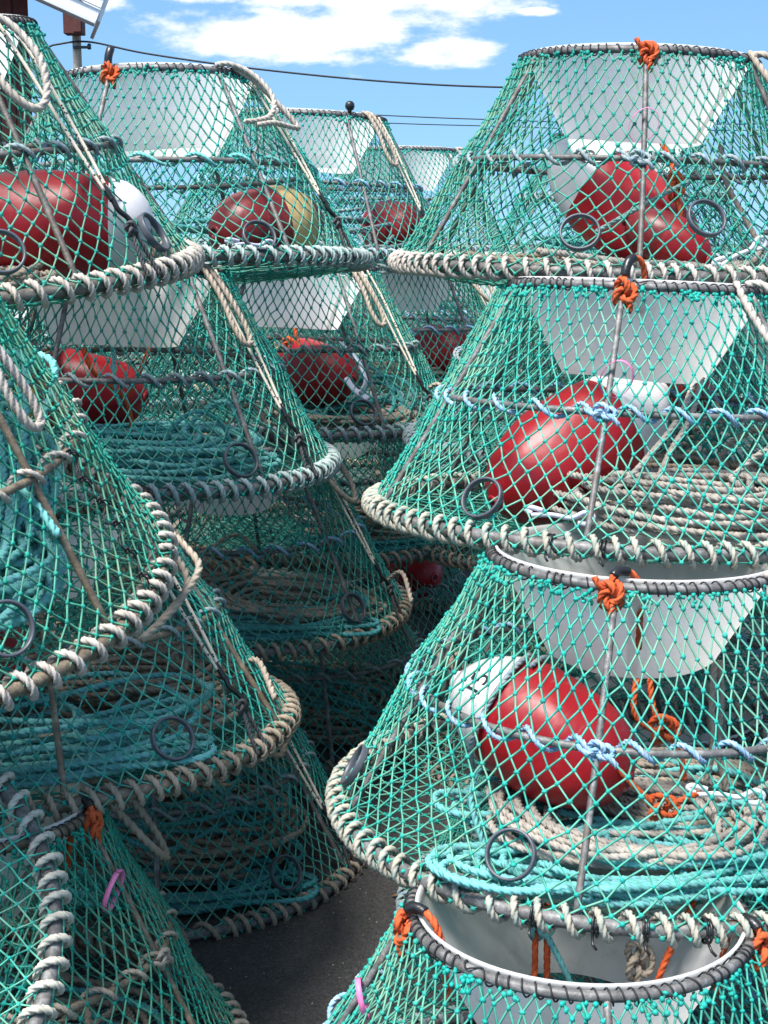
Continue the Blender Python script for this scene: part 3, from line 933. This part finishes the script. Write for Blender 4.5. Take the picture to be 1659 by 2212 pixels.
crab_pot('Mc', pose(-.37, 5.8, 1.16, -1.0, .8), 'crab pot below the red and yellow buoy pot, with red buoy and white straps', up=-25, esc=[(28, .12)], bun=58, handle=(48, 'D', BEIGE), lash=GREYB, mid=GREYB)
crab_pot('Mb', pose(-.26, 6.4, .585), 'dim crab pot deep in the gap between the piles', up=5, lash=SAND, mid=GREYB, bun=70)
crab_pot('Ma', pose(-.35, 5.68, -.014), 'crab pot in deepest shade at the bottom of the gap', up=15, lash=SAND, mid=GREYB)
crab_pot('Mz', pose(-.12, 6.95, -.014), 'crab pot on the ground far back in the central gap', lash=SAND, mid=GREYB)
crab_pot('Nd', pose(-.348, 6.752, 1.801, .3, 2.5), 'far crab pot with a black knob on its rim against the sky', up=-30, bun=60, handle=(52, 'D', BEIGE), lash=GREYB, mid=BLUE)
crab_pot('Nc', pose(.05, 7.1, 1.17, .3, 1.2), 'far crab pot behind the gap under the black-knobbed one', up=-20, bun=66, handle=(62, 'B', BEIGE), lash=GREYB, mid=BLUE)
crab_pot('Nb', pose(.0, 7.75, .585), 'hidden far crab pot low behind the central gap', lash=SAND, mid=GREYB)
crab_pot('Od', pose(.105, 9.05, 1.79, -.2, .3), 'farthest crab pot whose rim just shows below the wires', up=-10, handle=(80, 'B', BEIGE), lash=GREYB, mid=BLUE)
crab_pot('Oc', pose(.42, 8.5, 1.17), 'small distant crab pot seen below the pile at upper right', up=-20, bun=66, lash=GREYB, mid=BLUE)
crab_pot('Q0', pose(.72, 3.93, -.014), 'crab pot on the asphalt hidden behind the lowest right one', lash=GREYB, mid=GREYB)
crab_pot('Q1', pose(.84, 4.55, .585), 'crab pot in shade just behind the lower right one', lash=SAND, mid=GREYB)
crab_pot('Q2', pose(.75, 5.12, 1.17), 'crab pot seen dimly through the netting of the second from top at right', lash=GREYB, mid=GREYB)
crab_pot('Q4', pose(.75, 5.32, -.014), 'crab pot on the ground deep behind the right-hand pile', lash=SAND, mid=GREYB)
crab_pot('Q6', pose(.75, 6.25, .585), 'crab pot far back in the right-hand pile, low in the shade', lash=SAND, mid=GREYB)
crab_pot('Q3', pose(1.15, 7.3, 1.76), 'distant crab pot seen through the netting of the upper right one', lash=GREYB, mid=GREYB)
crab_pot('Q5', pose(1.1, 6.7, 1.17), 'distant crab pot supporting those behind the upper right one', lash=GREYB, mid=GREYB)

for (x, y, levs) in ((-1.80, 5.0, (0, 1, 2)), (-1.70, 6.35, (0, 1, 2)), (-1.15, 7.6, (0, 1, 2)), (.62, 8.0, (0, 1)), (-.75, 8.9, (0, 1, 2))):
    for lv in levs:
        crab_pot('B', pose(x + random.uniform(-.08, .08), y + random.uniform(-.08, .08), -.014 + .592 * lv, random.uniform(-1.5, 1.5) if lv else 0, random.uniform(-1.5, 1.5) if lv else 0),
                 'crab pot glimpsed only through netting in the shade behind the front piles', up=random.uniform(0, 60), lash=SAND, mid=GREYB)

# ------------------------------------------------------------------ buoys inside the pots
RED = (0.37, 0.003, 0.010, 1); OFFW = (0.74, 0.73, 0.72, 1); YEL = (0.62, 0.36, 0.015, 1); CREAM = (0.66, 0.47, 0.20, 1); DRED = (0.22, 0.014, 0.016, 1)
PW = [2.6, .5, 2.1, .62]
def buoy_profile(r_, l, z0, z1, n=22):
    """slice z0..z1 (0..1 along the axis) of a bullet-shaped float: blunt nose, long belly, tapered tail"""
    z = np.linspace(z0, z1, n)
    u = 2 * z - 1
    rr = r_ * np.where(u > 0, np.clip(1 - np.abs(u) ** PW[0], 0, 1) ** PW[1], np.clip(1 - np.abs(u) ** PW[2], 0, 1) ** PW[3])
    rr = np.maximum(rr, 0.016)
    return np.stack([rr, (z - .5) * l], 1)
BM = {}
dents = [(.2, .95, .5, .35, .10), (-.9, .3, .6, .3, .09), (.6, -.8, .3, .4, .10)]
def buoy(key, loc, axis, r_, l, bands, label, number=None, roll=0, face=(-.3, -.7, .65)):
    """bands: list of (z0, z1, colour, part name); axis points from tail (0) to nose (1)"""
    e = bpy.data.objects.new('buoy', None); COL.objects.link(e)
    e.matrix_world = Matrix.Translation(loc) @ Vector(axis).normalized().to_track_quat('Z', 'X').to_matrix().to_4x4() @ RZ(roll)
    tag(e, label, 'buoy', 'buoys kept inside the pots')
    for z0, z1, c, nm in bands:
        k = (r_, l, z0, z1)
        if k not in BM:
            BM[k] = lathe_mesh(nm, buoy_profile(r_, l, z0, z1), 'buoy_paint', 48)
            for v in BM[k].vertices:                # dented and squeezed, the same field for every band
                p_ = v.co
                d_ = .030 * math.sin(p_.x * 17 + p_.z * 9 + r_ * 90) * math.sin(p_.y * 19 - p_.z * 11 + l * 40) + .022 * math.sin(p_.z * 31 + p_.x * 23) * math.sin(p_.y * 27 + 2)
                for (px_, py_, pz_, w_, dp) in dents:
                    q_ = ((p_.x / r_ - px_) ** 2 + (p_.y / r_ - py_) ** 2 + (p_.z / l * 2 - pz_) ** 2) / w_ ** 2
                    d_ -= dp * math.exp(-q_)
                v.co = (p_.x * (1 + d_), p_.y * (1 + d_ * .9), p_.z)
        ob(nm, BM[k], e, None, c)
    # hole with a moulded collar at each end
    for sgn, z in ((1, .5), (-1, -.5)):
        ob('eye', MESH.setdefault('eye', torus_mesh('eye', .017, .007, 'buoy_paint', 0, 24, 8)), e, Matrix.Translation((0, 0, sgn * l * .494)), bands[-1 if sgn > 0 else 0][2])
        ob('bore', MESH.setdefault('bore', lathe_mesh('bore', [(0.0005, 0), (.016, 0), (.016, .004), (.0005, .004)], 'ink', 16)), e, Matrix.Translation((0, 0, sgn * l * .494 - .002)))
    if number:
        cu = bpy.data.curves.new('n', 'FONT'); cu.body = number; cu.size = .062; cu.resolution_u = 3
        to = bpy.data.objects.new('n', cu); COL.objects.link(to)
        dg = bpy.context.evaluated_depsgraph_get()
        me = bpy.data.meshes.new_from_object(to.evaluated_get(dg))
        bpy.data.objects.remove(to)
        pr = buoy_profile(r_, l, 0, 1, 80)
        zt = number_pos
        ld = e.matrix_world.to_3x3().inverted() @ Vector(face)
        a0 = math.atan2(ld.y, ld.x) + .35
        for v in me.vertices:
            x, y = v.co.x, v.co.y
            z = (zt - .5) * l - y * 1.15
            rr = float(np.interp(z, pr[:, 1], pr[:, 0])) + .004
            q = a0 - x * 1.15 / r_
            v.co = (rr * math.cos(q), rr * math.sin(q), z)
        me.materials.clear(); me.materials.append(MATS['ink'])
        ob('number', me, e)
    return e

RW = [(0, .33, OFFW, 'painted_end'), (.33, 1, RED, 'body')]
number_pos = .27
buoy('R2', (.335, 3.07, .800), (.74, -.58, -.30), .140, .46, RW, 'red buoy with white numbered end in the lower right pot', '15', roll=0)
buoy('R3', (.495, 3.70, 1.335), (-.78, -.36, -.46), .146, .56, RW, 'red buoy leaning towards its white end, in the second from top right pot')
dents = [(.3, .9, .5, .5, .26), (-.9, .2, .5, .38, .24), (.5, -.9, .55, .42, .26), (.9, .2, .2, .4, .2), (-.4, -.8, .0, .35, .16), (-.3, .8, -.2, .4, .14)]
buoy('R4', (.680, 4.32, 1.935), (.66, -.36, -.62), .1401, .56, RW, 'red buoy with white end seen against light in the upper right pot', '15')
dents = [(.2, .95, .5, .35, .06), (-.9, .3, .6, .3, .07), (.6, -.8, .3, .4, .06)]
PW[:] = [6, .5, 5, .5]
buoy('L2d', (-.845, 3.56, 1.880), (-1, -.12, .02), .124, .60, [(0, .17, OFFW, 'painted_end'), (.17, 1, RED, 'body')], 'large red buoy with white end in the upper left pot')
PW[:] = [2.6, .5, 2.1, .62]
buoy('Q7', (.775, 4.12, 1.845), (.8, -.4, -.45), .072, .26, [(0, .5, DRED, 'tail'), (.5, 1, RED, 'body')], 'small crumpled red float at the lower right of the big red one, upper right pot')
buoy('Md', (-.36, 4.70, 1.885), (-.72, -.68, -.10), .124, .42, [(0, .22, DRED, 'tail'), (.22, .50, CREAM, 'band'), (.50, 1, DRED, 'body')], 'faded red buoy with a cream yellow band left of centre')
buoy('L2c', (-.96, 4.60, 1.385), (1, -.16, -.10), .125, .46, [(0, .34, YEL, 'painted_end'), (.34, 1, RED, 'body')], 'red buoy with yellow end in the pot of turquoise coils')
buoy('Mc', (-.285, 5.72, 1.345), (.7, -.6, -.1), .125, .44, [(0, .30, YEL, 'painted_end'), (.30, 1, RED, 'body')], 'red buoy with white straps in the pot left of the central gap')
buoy('Nd', (.03, 6.80, 1.900), (.4, -.8, .0), .125, .44, RW, 'distant red buoy under the black-knobbed rim')
buoy('Nc', (.25, 7.0, 1.330), (.6, -.7, .0), .130, .44, RW, 'dim red buoy in the far pot behind the gap')
buoy('Ma', (.10, 6.75, .33), (.6, -.7, .0), .130, .40, RW, 'dark red buoy in deep shade in the central gap')
buoy('L1b', (-.98, 3.50, .83), (.3, -.8, .1), .125, .42, RW, 'red buoy half hidden under the tilted pot at left')
buoy('Q2', (.95, 5.0, 1.33), (.3, -.8, .1), .125, .42, RW, 'red buoy dimly seen behind the second from top right pot')

# ------------------------------------------------------------------ rope coils inside the pots
def hank(n, a_, b_, seed, lift=.0115, per=4, loose=.10):
    g_ = np.random.default_rng(seed)
    m = 64
    T = n * m
    t = np.arange(T + 1) * 2 * np.pi / m
    def sn(k, amp):
        c = g_.normal(size=k + 2) * amp
        x = np.linspace(0, k, T + 1)
        i = x.astype(int); f = x - i; f = f * f * (3 - 2 * f)
        return c[i] * (1 - f) + c[np.minimum(i + 1, k + 1)] * f
    A = a_ * (1 - np.abs(sn(n * 2, .20 + loose)))
    B = b_ * (1 - np.abs(sn(n * 2, .28 + loose)))
    ph = sn(n, .20)
    x = A * np.sign(np.cos(t)) * np.abs(np.cos(t)) ** .85 + sn(n * 3, .022)
    y = B * np.sign(np.sin(t)) * np.abs(np.sin(t)) ** .85 + sn(n * 3, .022)
    xx = x * np.cos(ph) - y * np.sin(ph); yy = x * np.sin(ph) + y * np.cos(ph)
    z = .008 + (np.arange(T + 1) / m / per) * lift + np.abs(sn(n * 4, .011)) + .006 * np.sin(t * 2 + 1)
    return np.stack([xx, yy, z], -1)
HK = {}
def tail(P, pts):
    return np.concatenate([P, catmull([P[-2]] + [tuple(P[-1] + np.array(q)) for q in pts], 10)[10:]])
HK['big'] = rope_mesh('rope_coil', [tail(hank(17, .33, .21, 11), [(.06, .02, .03), (.14, -.02, .10), (.20, -.10, .02)])], .0090, fine=6, fuzz=.03)
HK['long'] = rope_mesh('rope_coil', [tail(hank(11, .40, .12, 12, loose=.16), [(.04, .03, .02), (-.02, .08, .05), (-.12, .10, .01)])], .0090, fine=6, fuzz=.03)
HK['heap'] = rope_mesh('rope_coil', [tail(hank(20, .31, .24, 13, lift=.024, loose=.22), [(.05, .0, .05), (.12, -.05, .09), (.16, -.14, .02)])], .0090, fine=6, fuzz=.03)
HK['small'] = rope_mesh('rope_coil', [hank(11, .22, .15, 14)], .0090, fine=6, fuzz=.03)
HK['loose'] = rope_mesh('rope_coil', [hank(7, .44, .30, 15, lift=.03, per=3, loose=.30)], .0090, fine=6, fuzz=.03)

def coil(pot, kind, x, y, rot, color, label, z=-.03, tilt=(0, 0)):
    o = ob('rope_coil', HK[kind], None, None, color)
    o.matrix_world = POT[pot] @ Matrix.Translation((x, y, z)) @ RZ(rot) @ Matrix.Rotation(R(tilt[0]), 4, 'X') @ Matrix.Rotation(R(tilt[1]), 4, 'Y')
    tag(o, label, 'rope coil', 'rope coils lying inside the pots')
    return o
GT = (0.22, 0.36, 0.34, 1)
coil('R2', 'big', -.02, -.26, -2, WHITER, 'pale beige rope coil under the nose of the buoy in the lower right pot', z=.02)
coil('R2', 'big', .16, -.02, -4, BEIGE, 'beige rope coil behind the red buoy in the lower right pot', z=-.01)
coil('R2', 'long', -.10, -.43, -6, AQUA, 'bright turquoise rope laid along the front of the lower right pot', z=-.005)
coil('R2', 'loose', -.06, -.12, 12, AQUA, 'loose turquoise rope loops round the floor of the lower right pot', z=-.03)
coil('R2', 'long', .17, -.31, 2, AQUA, 'turquoise hank at the right front of the lower right pot', z=.012)
coil('R3', 'big', .08, -.17, -3, WHITER, 'pale beige rope coil in front of the leaning red buoy', z=.00)
coil('R3', 'loose', .03, .02, 8, GT, 'grey green rope loops round the floor of the second from top right pot', z=-.01)
coil('R3', 'heap', .20, .22, 30, SAND, 'tan rope heap at the back of the second from top right pot', z=-.02)
coil('R3', 'heap', .12, -.30, -8, WHITER, 'heaped pale rope right at the front of the second from top right pot', z=-.005)
coil('R4', 'big', .05, -.12, 5, WHITER, 'pale rope coil on the floor of the upper right pot')
coil('R4', 'small', -.22, .18, 5, SAND, 'tan rope coil at the back left of the upper right pot')
coil('L2d', 'small', .14, -.33, 8, BEIGE, 'beige rope tucked under the large red buoy at upper left', z=-.015)
coil('L2d', 'long', -.1, .2, 30, TEAL, 'turquoise rope behind the large red buoy at upper left')
coil('L2c', 'long', .10, -.28, 3, AQUA, 'turquoise rope coil along the front of the centre left pot', z=.005)
coil('L2c', 'heap', .16, -.24, 12, AQUA, 'messy turquoise pile beside the escape ring at centre left', z=-.02)
coil('L2c', 'big', .02, .12, 2, BEIGE, 'beige rope coil behind the turquoise one at centre left', z=-.01)
coil('L2c', 'loose', .06, -.14, 12, TEAL, 'loose turquoise loops across the floor of the centre left pot', z=-.005)
coil('L2b', 'big', .26, -.12, -14, BEIGE, 'beige oval rope coil in the shaded pot between the piles', z=.0)
coil('L2b', 'long', .16, -.36, -8, TEAL, 'turquoise rope along the front of the shaded pot between the piles', z=-.005)
coil('L2b', 'heap', -.15, .1, 40, SAND, 'tan rope heap at the left of the shaded pot between the piles')
coil('L1b', 'long', .10, -.38, -2, AQUA, 'turquoise rope along the front of the pot under the tilted one', z=.005)
coil('L1b', 'big', .20, -.02, -6, BEIGE, 'beige rope coil at the middle of the pot under the tilted one', z=-.01)
coil('L1b', 'loose', .10, -.18, 22, AQUA, 'loose turquoise loops in the pot under the tilted one', z=.02)
coil('L1b', 'heap', .26, .20, 10, SAND, 'tan rope heap at the back of the pot under the tilted one')
coil('L1c', 'long', .27, -.06, 70, AQUA, 'bright turquoise hank standing up in the tilted pot', z=.12, tilt=(0, -34))
coil('L1c', 'small', .30, -.20, 50, AQUA, 'bright turquoise coil at the right of the tilted pot floor', z=.02)
coil('L1c', 'loose', .02, -.08, 30, AQUA, 'bright turquoise loops on the floor of the tilted pot', z=.02)
coil('L1c', 'heap', .22, -.22, 35, AQUA, 'thick pile of bright turquoise rope in the tilted pot', z=.03)
coil('L1c', 'big', .20, .10, 80, AQUA, 'turquoise rope coil at the back of the tilted pot', z=.05, tilt=(0, -20))
coil('L1c', 'small', -.05, -.34, 10, WHITER, 'pale rope coil at the near side of the tilted pot', z=.02)
coil('L1a', 'heap', .16, -.12, 10, SAND, 'tan rope heap in the dark lowest pot at centre left', z=.0)
coil('L1a', 'loose', .12, -.14, -20, SAND, 'loose tan loops in the dark lowest pot at centre left', z=.08)
coil('L1a', 'long', .12, -.38, -6, TEAL, 'turquoise rope in the dark lowest pot at centre left', z=.0)
coil('L1a', 'loose', .10, -.10, 50, TEAL, 'loose turquoise loops in the dark lowest pot at centre left', z=.14, tilt=(10, 5))
coil('Ma', 'heap', .16, -.2, 10, SAND, 'rope heap in the deepest shade of the gap', z=0)
coil('Ma', 'loose', .2, -.2, 10, TEAL, 'turquoise loops in the deepest shade of the gap', z=.08, tilt=(0, 20))
coil('Mb', 'heap', .25, -.2, 10, SAND, 'tan rope heap in the dim pot deep in the gap', z=0)
coil('Mb', 'long', .2, -.4, 4, TEAL, 'turquoise rope in the dim pot deep in the gap', z=.01)
coil('Mc', 'big', .2, -.25, 4, BEIGE, 'beige rope coil under the red buoy with white straps', z=-.01)
coil('Mc', 'loose', .1, -.1, 4, TEAL, 'turquoise loops round the red buoy with white straps', z=.03, tilt=(24, 0))
coil('Md', 'loose', -.05, .0, 4, TEAL, 'turquoise loops behind the cream banded buoy', z=.0, tilt=(-16, 6))
coil('Md', 'small', -.2, -.2, 4, GREYB, 'grey rope coil left of the cream banded buoy', z=-.02)
coil('Nd', 'loose', .2, -.2, 4, GREYB, 'grey rope arching over the distant red buoy', z=.0, tilt=(30, 0))
coil('Nc', 'heap', .1, -.1, 4, SAND, 'tan rope heap in the far pot behind the gap')
coil('Pb', 'heap', .22, -.1, -20, SAND, 'tan rope heap in the pink tagged pot at lower left', z=.0)
coil('Pb', 'loose', .18, -.16, -30, TEAL, 'turquoise loops in the pink tagged pot at lower left', z=.06)
coil('Q0', 'heap', -.1, -.1, 0, SAND, 'rope heap in the ground pot hidden behind the lowest right one')
coil('Q1', 'heap', -.1, -.1, 0, SAND, 'rope heap in the shaded pot behind the lower right one')
coil('Q2', 'heap', .1, -.2, 0, SAND, 'rope heap seen dimly behind the pale beige coil at right')
coil('Q3', 'heap', -.1, -.1, 0, TEAL, 'distant turquoise heap seen through the upper right pot')

# ------------------------------------------------------------------ bait lines, loose ends, clips and straps
def rope(name, paths, r_, color, label, cat='rope', group=None, pot=None):
    me = rope_mesh(name, [catmull(p, 12) if len(p) < 30 else np.asarray(p) for p in paths], r_, fuzz=.05)
    o = ob(name, me, None, None, color)
    if pot:
        o.matrix_world = POT[pot]
    tag(o, label, cat, group)
    return o
def kn_at(c, s=1.0, rot=0, sx_=1.0, sz_=1.0):
    P = torus_knot(2, 3, .0150 * s, .0085 * s, (sx_, sz_, 1.0))
    q = np.array(Matrix.Rotation(R(rot), 3, 'Z'))
    return P @ q.T + np.array(c)
g_b = 'bait lines hanging in the funnels'
# lowest right pot: lines hanging inside the open funnel
rope('bait_rope', [[(-.075, .10, .545), (-.076, .06, .50), (-.078, .03, .40), (-.08, .02, .28)], [(-.050, .10, .545), (-.052, .06, .49), (-.054, .03, .40), (-.056, .02, .28)]], .0075, ORANGE, 'double orange rope hanging in the open funnel at bottom right', 'rope', g_b, 'R1')
rope('bait_rope', [kn_at((-.066, .06, .520), 1.15, 0, .9, 1.3), [(-.066, .06, .52), (-.02, .03, .44), (.03, -.03, .34), (.06, -.06, .25)], [(-.09, .05, .54), (-.088, .07, .575), (-.066, .09, .60)]], .0070, AQUA, 'turquoise knot and line in the open funnel at bottom right', 'rope', g_b, 'R1')
rope('bait_rope', [kn_at((.128, .04, .455), 1.25, 0, .9, 1.5), [(.108, .05, .60), (.116, .05, .54), (.136, .04, .49)], [(.142, .05, .60), (.138, .05, .54), (.116, .04, .49)], [(.128, .03, .44), (.12, .03, .36), (.11, .03, .28)]], .0078, BEIGE, 'beige rope with a big knot in the open funnel at bottom right', 'rope', g_b, 'R1')
rope('bait_rope', [[(.262, .10, .60), (.215, .06, .52), (.165, .02, .43), (.13, .0, .30)]], .0078, ORANGE, 'single slanting orange rope in the open funnel at bottom right', 'rope', g_b, 'R1')
# lower right pot
rope('bait_rope', [[(.165, -.10, .36), (.160, -.12, .27), (.165, -.13, .18), (.150, -.15, .10)], [(.182, -.08, .36), (.185, -.10, .27), (.180, -.12, .17), (.20, -.14, .08)]], .0082, BEIGE, 'double beige rope hanging below the funnel of the lower right pot', 'rope', g_b, 'R2')
rope('bait_rope', [kn_at((.055, -.13, .215), 1.3, 20, 1.2, 1.1), [(.02, -.10, .36), (.03, -.12, .27), (.05, -.13, .22)], [(.075, -.13, .20), (.095, -.15, .15), (.10, -.16, .11)], [(.0, -.10, .36), (-.01, -.13, .25), (.05, -.14, .205)]], .0078, ORANGE, 'orange knotted rope below the funnel of the lower right pot', 'rope', g_b, 'R2')
rope('becket', [kn_at((.02, -.33, .115), 1.2, 10, 1.25, 1.0), [(-.08, -.32, .20), (-.04, -.335, .16), (.0, -.335, .125)], [(.03, -.33, .115), (.08, -.31, .13), (.12, -.28, .13)]], .0070, ORANGE, 'orange knot on the nose of the buoy in the lower right pot', 'rope', None, 'R2')
# second from top right pot: pair of ropes running from funnel to coil
rope('bait_rope', [[(.13, -.12, .36), (.09, -.17, .27), (.01, -.25, .18), (-.08, -.33, .10), (-.16, -.38, .05)], [(.15, -.11, .36), (.115, -.16, .26), (.06, -.22, .18), (.02, -.26, .10)]], .0085, WHITER, 'pale double rope slanting down from the funnel over the leaning buoy', 'rope', g_b, 'R3')
rope('bait_rope', [[(.06, -.10, .36), (.09, -.12, .30), (.10, -.16, .22), (.12, -.18, .15)], kn_at((.098, -.17, .235), 1.2, 0, .8, 1.4)], .0080, ORANGE, 'orange knotted rope hanging in the upper right pot', 'rope', g_b, 'R4')
rope('bait_rope', [[(.23, -.08, .36), (.25, -.10, .26), (.30, -.14, .16), (.34, -.18, .08), (.30, -.3, .04)]], .0085, BEIGE, 'beige rope trailing down at the right of the upper right pot', 'rope', g_b, 'R4')
rope('bait_rope', [[(-.16, -.50, .10), (-.08, -.50, .15), (.03, -.44, .21), (.09, -.40, .24)]], .0070, GT, 'grey green rope slanting across the red buoy in the upper right pot', 'rope', None, 'R4')
rope('bait_rope', [[(-.08, -.12, .34), (-.04, -.15, .27), (.05, -.17, .20), (.075, -.19, .12), (.08, -.20, .05)], [(.12, -.10, .36), (.09, -.14, .28), (.05, -.17, .20)], kn_at((.075, -.19, .08), 1.2)], .0080, ORANGE, 'orange rope over the red and yellow buoy at centre left', 'rope', g_b, 'L2c')
rope('bait_rope', [[(.01, -.12, .34), (.02, -.16, .24), (.04, -.18, .18)], kn_at((.09, -.21, .09), 1.3)], .0070, AQUA, 'short turquoise rope end beside the orange rope at centre left', 'rope', None, 'L2c')
rope('bait_rope', [[(.18, -.30, .02), (.20, -.32, .12), (.27, -.30, .185), (.35, -.26, .14), (.38, -.24, .02)]], .0070, TEAL, 'turquoise rope arch by the escape ring at centre left', 'rope', None, 'L2c')
rope('bait_rope', [[(.02, -.10, .36), (.05, -.14, .26), (.09, -.18, .16)], kn_at((.0, -.1, .29), 1.2)], .0080, ORANGE, 'orange knot under the funnel left of the central gap', 'rope', g_b, 'Mc')
rope('bait_rope', [[(-.14, -.10, .36), (-.15, -.14, .26), (-.13, -.17, .16)], kn_at((-.14, -.15, .24), 1.1, 0, .8, 1.6)], .0075, ORANGE, 'orange rope hanging left of the cream banded buoy', 'rope', g_b, 'Md')
rope('bait_rope', [[(-.13, -.18, .14), (-.10, -.2, .10), (-.02, -.24, .06)], kn_at((-.12, -.19, .12), 1.2)], .0070, AQUA, 'turquoise knot left of the cream banded buoy', 'rope', None, 'Md')
# turquoise strands climbing inside the lower right pot
rope('bait_rope', [[(-.34, -.30, .0), (-.37, -.25, .10), (-.33, -.20, .17), (-.25, -.17, .18), (-.2, -.12, .10)]], .0072, AQUA, 'turquoise rope arching up left of the buoy in the lower right pot', 'rope', None, 'R2')

def clip(pot, mt, M, label):
    P = [catmull([(-.045, 0, 0), (0, 0, .004), (.045, .0, .0), (.075, .004, .014), (.095, .006, .006), (.085, .006, -.012), (.06, .004, -.010)], 10), catmull([(-.045, .002, .004), (-.06, .004, .012), (-.05, .004, .018), (-.02, .002, .012)], 8)]
    o = ob('snap_clip', tube_mesh('snap_clip', P, .0072, mt, 8, flat=.8))
    o.matrix_world = POT[pot] @ M
    tag(o, label, 'clip')
clip('R2', 'clip_plastic', Matrix.Translation((.14, -.30, .13)) @ RZ(-6), 'white plastic clip beside the orange knot in the lower right pot')
clip('R3', 'pale_clip', Matrix.Translation((-.25, -.47, .045)) @ RZ(-12), 'pale lilac clip below the leaning buoy at right')
clip('R4', 'clip_plastic', Matrix.Translation((.22, -.42, .05)) @ RZ(10) @ Matrix.Rotation(R(-30), 4, 'Y'), 'white plastic clip at the right of the upper right pot')
clip('Md', 'pale_clip', Matrix.Translation((.31, -.46, .035)) @ RZ(30), 'pale clip at the foot of the cream banded buoy')
o = ob('strap', tube_mesh('strap', [catmull([(.20, -.12, .30), (.26, -.2, .25), (.30, -.26, .17), (.28, -.28, .12)], 10), catmull([(.24, -.14, .28), (.22, -.22, .2), (.25, -.26, .14), (.31, -.28, .10)], 10)], .014, 'pale_clip', 8, flat=.4))
o.matrix_world = POT['Mc']
tag(o, 'white plastic straps round the red buoy left of the central gap', 'strap')
# black knob on the far rim
kb = lathe_mesh('knob', [(.0005, -.03), (.012, -.03), (.012, .0), (.024, .008), (.029, .024), (.026, .042), (.014, .054), (.0005, .057)], 'black_plastic', 18)
o = ob('rim_knob', kb); o.matrix_world = POT['Nd'] @ RZ(33) @ Matrix.Translation((0, -RT, H + .020)) @ Matrix.Scale(.72, 4)
tag(o, 'small black knob standing on the far pot rim under the cable', 'knob')
# frayed twine on the upturned base
rope('twine', [[(.33, -.06, -.03), (.36, -.03, -.034), (.40, -.02, -.032)], [(.40, -.16, -.03), (.44, -.13, -.034), (.47, -.11, -.03)], list(kn_at((.44, .02, -.034), .7))], .0042, (0.70, 0.44, 0.34, 1), 'frayed pinkish twine knotted on the upturned base at lower left', 'twine', None, 'Pt')
# dry leaf on the asphalt
V = [(0, 0, .0), (.03, .012, .006), (.06, .004, .003), (.085, -.01, .012), (.05, -.022, .004), (.02, -.016, .008)]
o = ob('dry_leaf', build('dry_leaf', V, [np.array([[0, 1, 4], [0, 4, 5], [1, 2, 4], [2, 3, 4]])], 'leaf', smooth=False)); o.location = (.02, 4.02, G + .006)
tag(o, 'dry brown leaf on the asphalt beside the right-hand pile', 'leaf')

gp = np.stack([rng.uniform(-.75, .45, 170), rng.uniform(2.9, 4.9, 170), np.full(170, G + .001)], -1)
Vg, Fg, fmg = bars_and_knots(gp[:2], gp[:2] + [.004, 0, 0], gp, .0005, .0024, None, .5)
o = ob('grit', build('grit', Vg, Fg, ['old_wood', 'old_wood'], smooth=False)); o['kind'] = 'stuff'; o['label'] = 'small stones and grit scattered on the asphalt'; o['category'] = 'grit'

RBM = Matrix.Translation((.335, 3.07, .800)) @ Vector((.74, -.58, -.30)).normalized().to_track_quat('Z', 'X').to_matrix().to_4x4()
tt = np.linspace(0, 2 * np.pi * 1.04, 70)
o = rope('buoy_rope', [list(map(tuple, np.stack([.146 * np.cos(tt), .146 * np.sin(tt), -.075 + .006 * np.sin(tt * 2) + .004 * tt], -1)))], .0066, GREYB, 'grey blue rope tied round the buoy in the lower right pot')
o.matrix_world = RBM
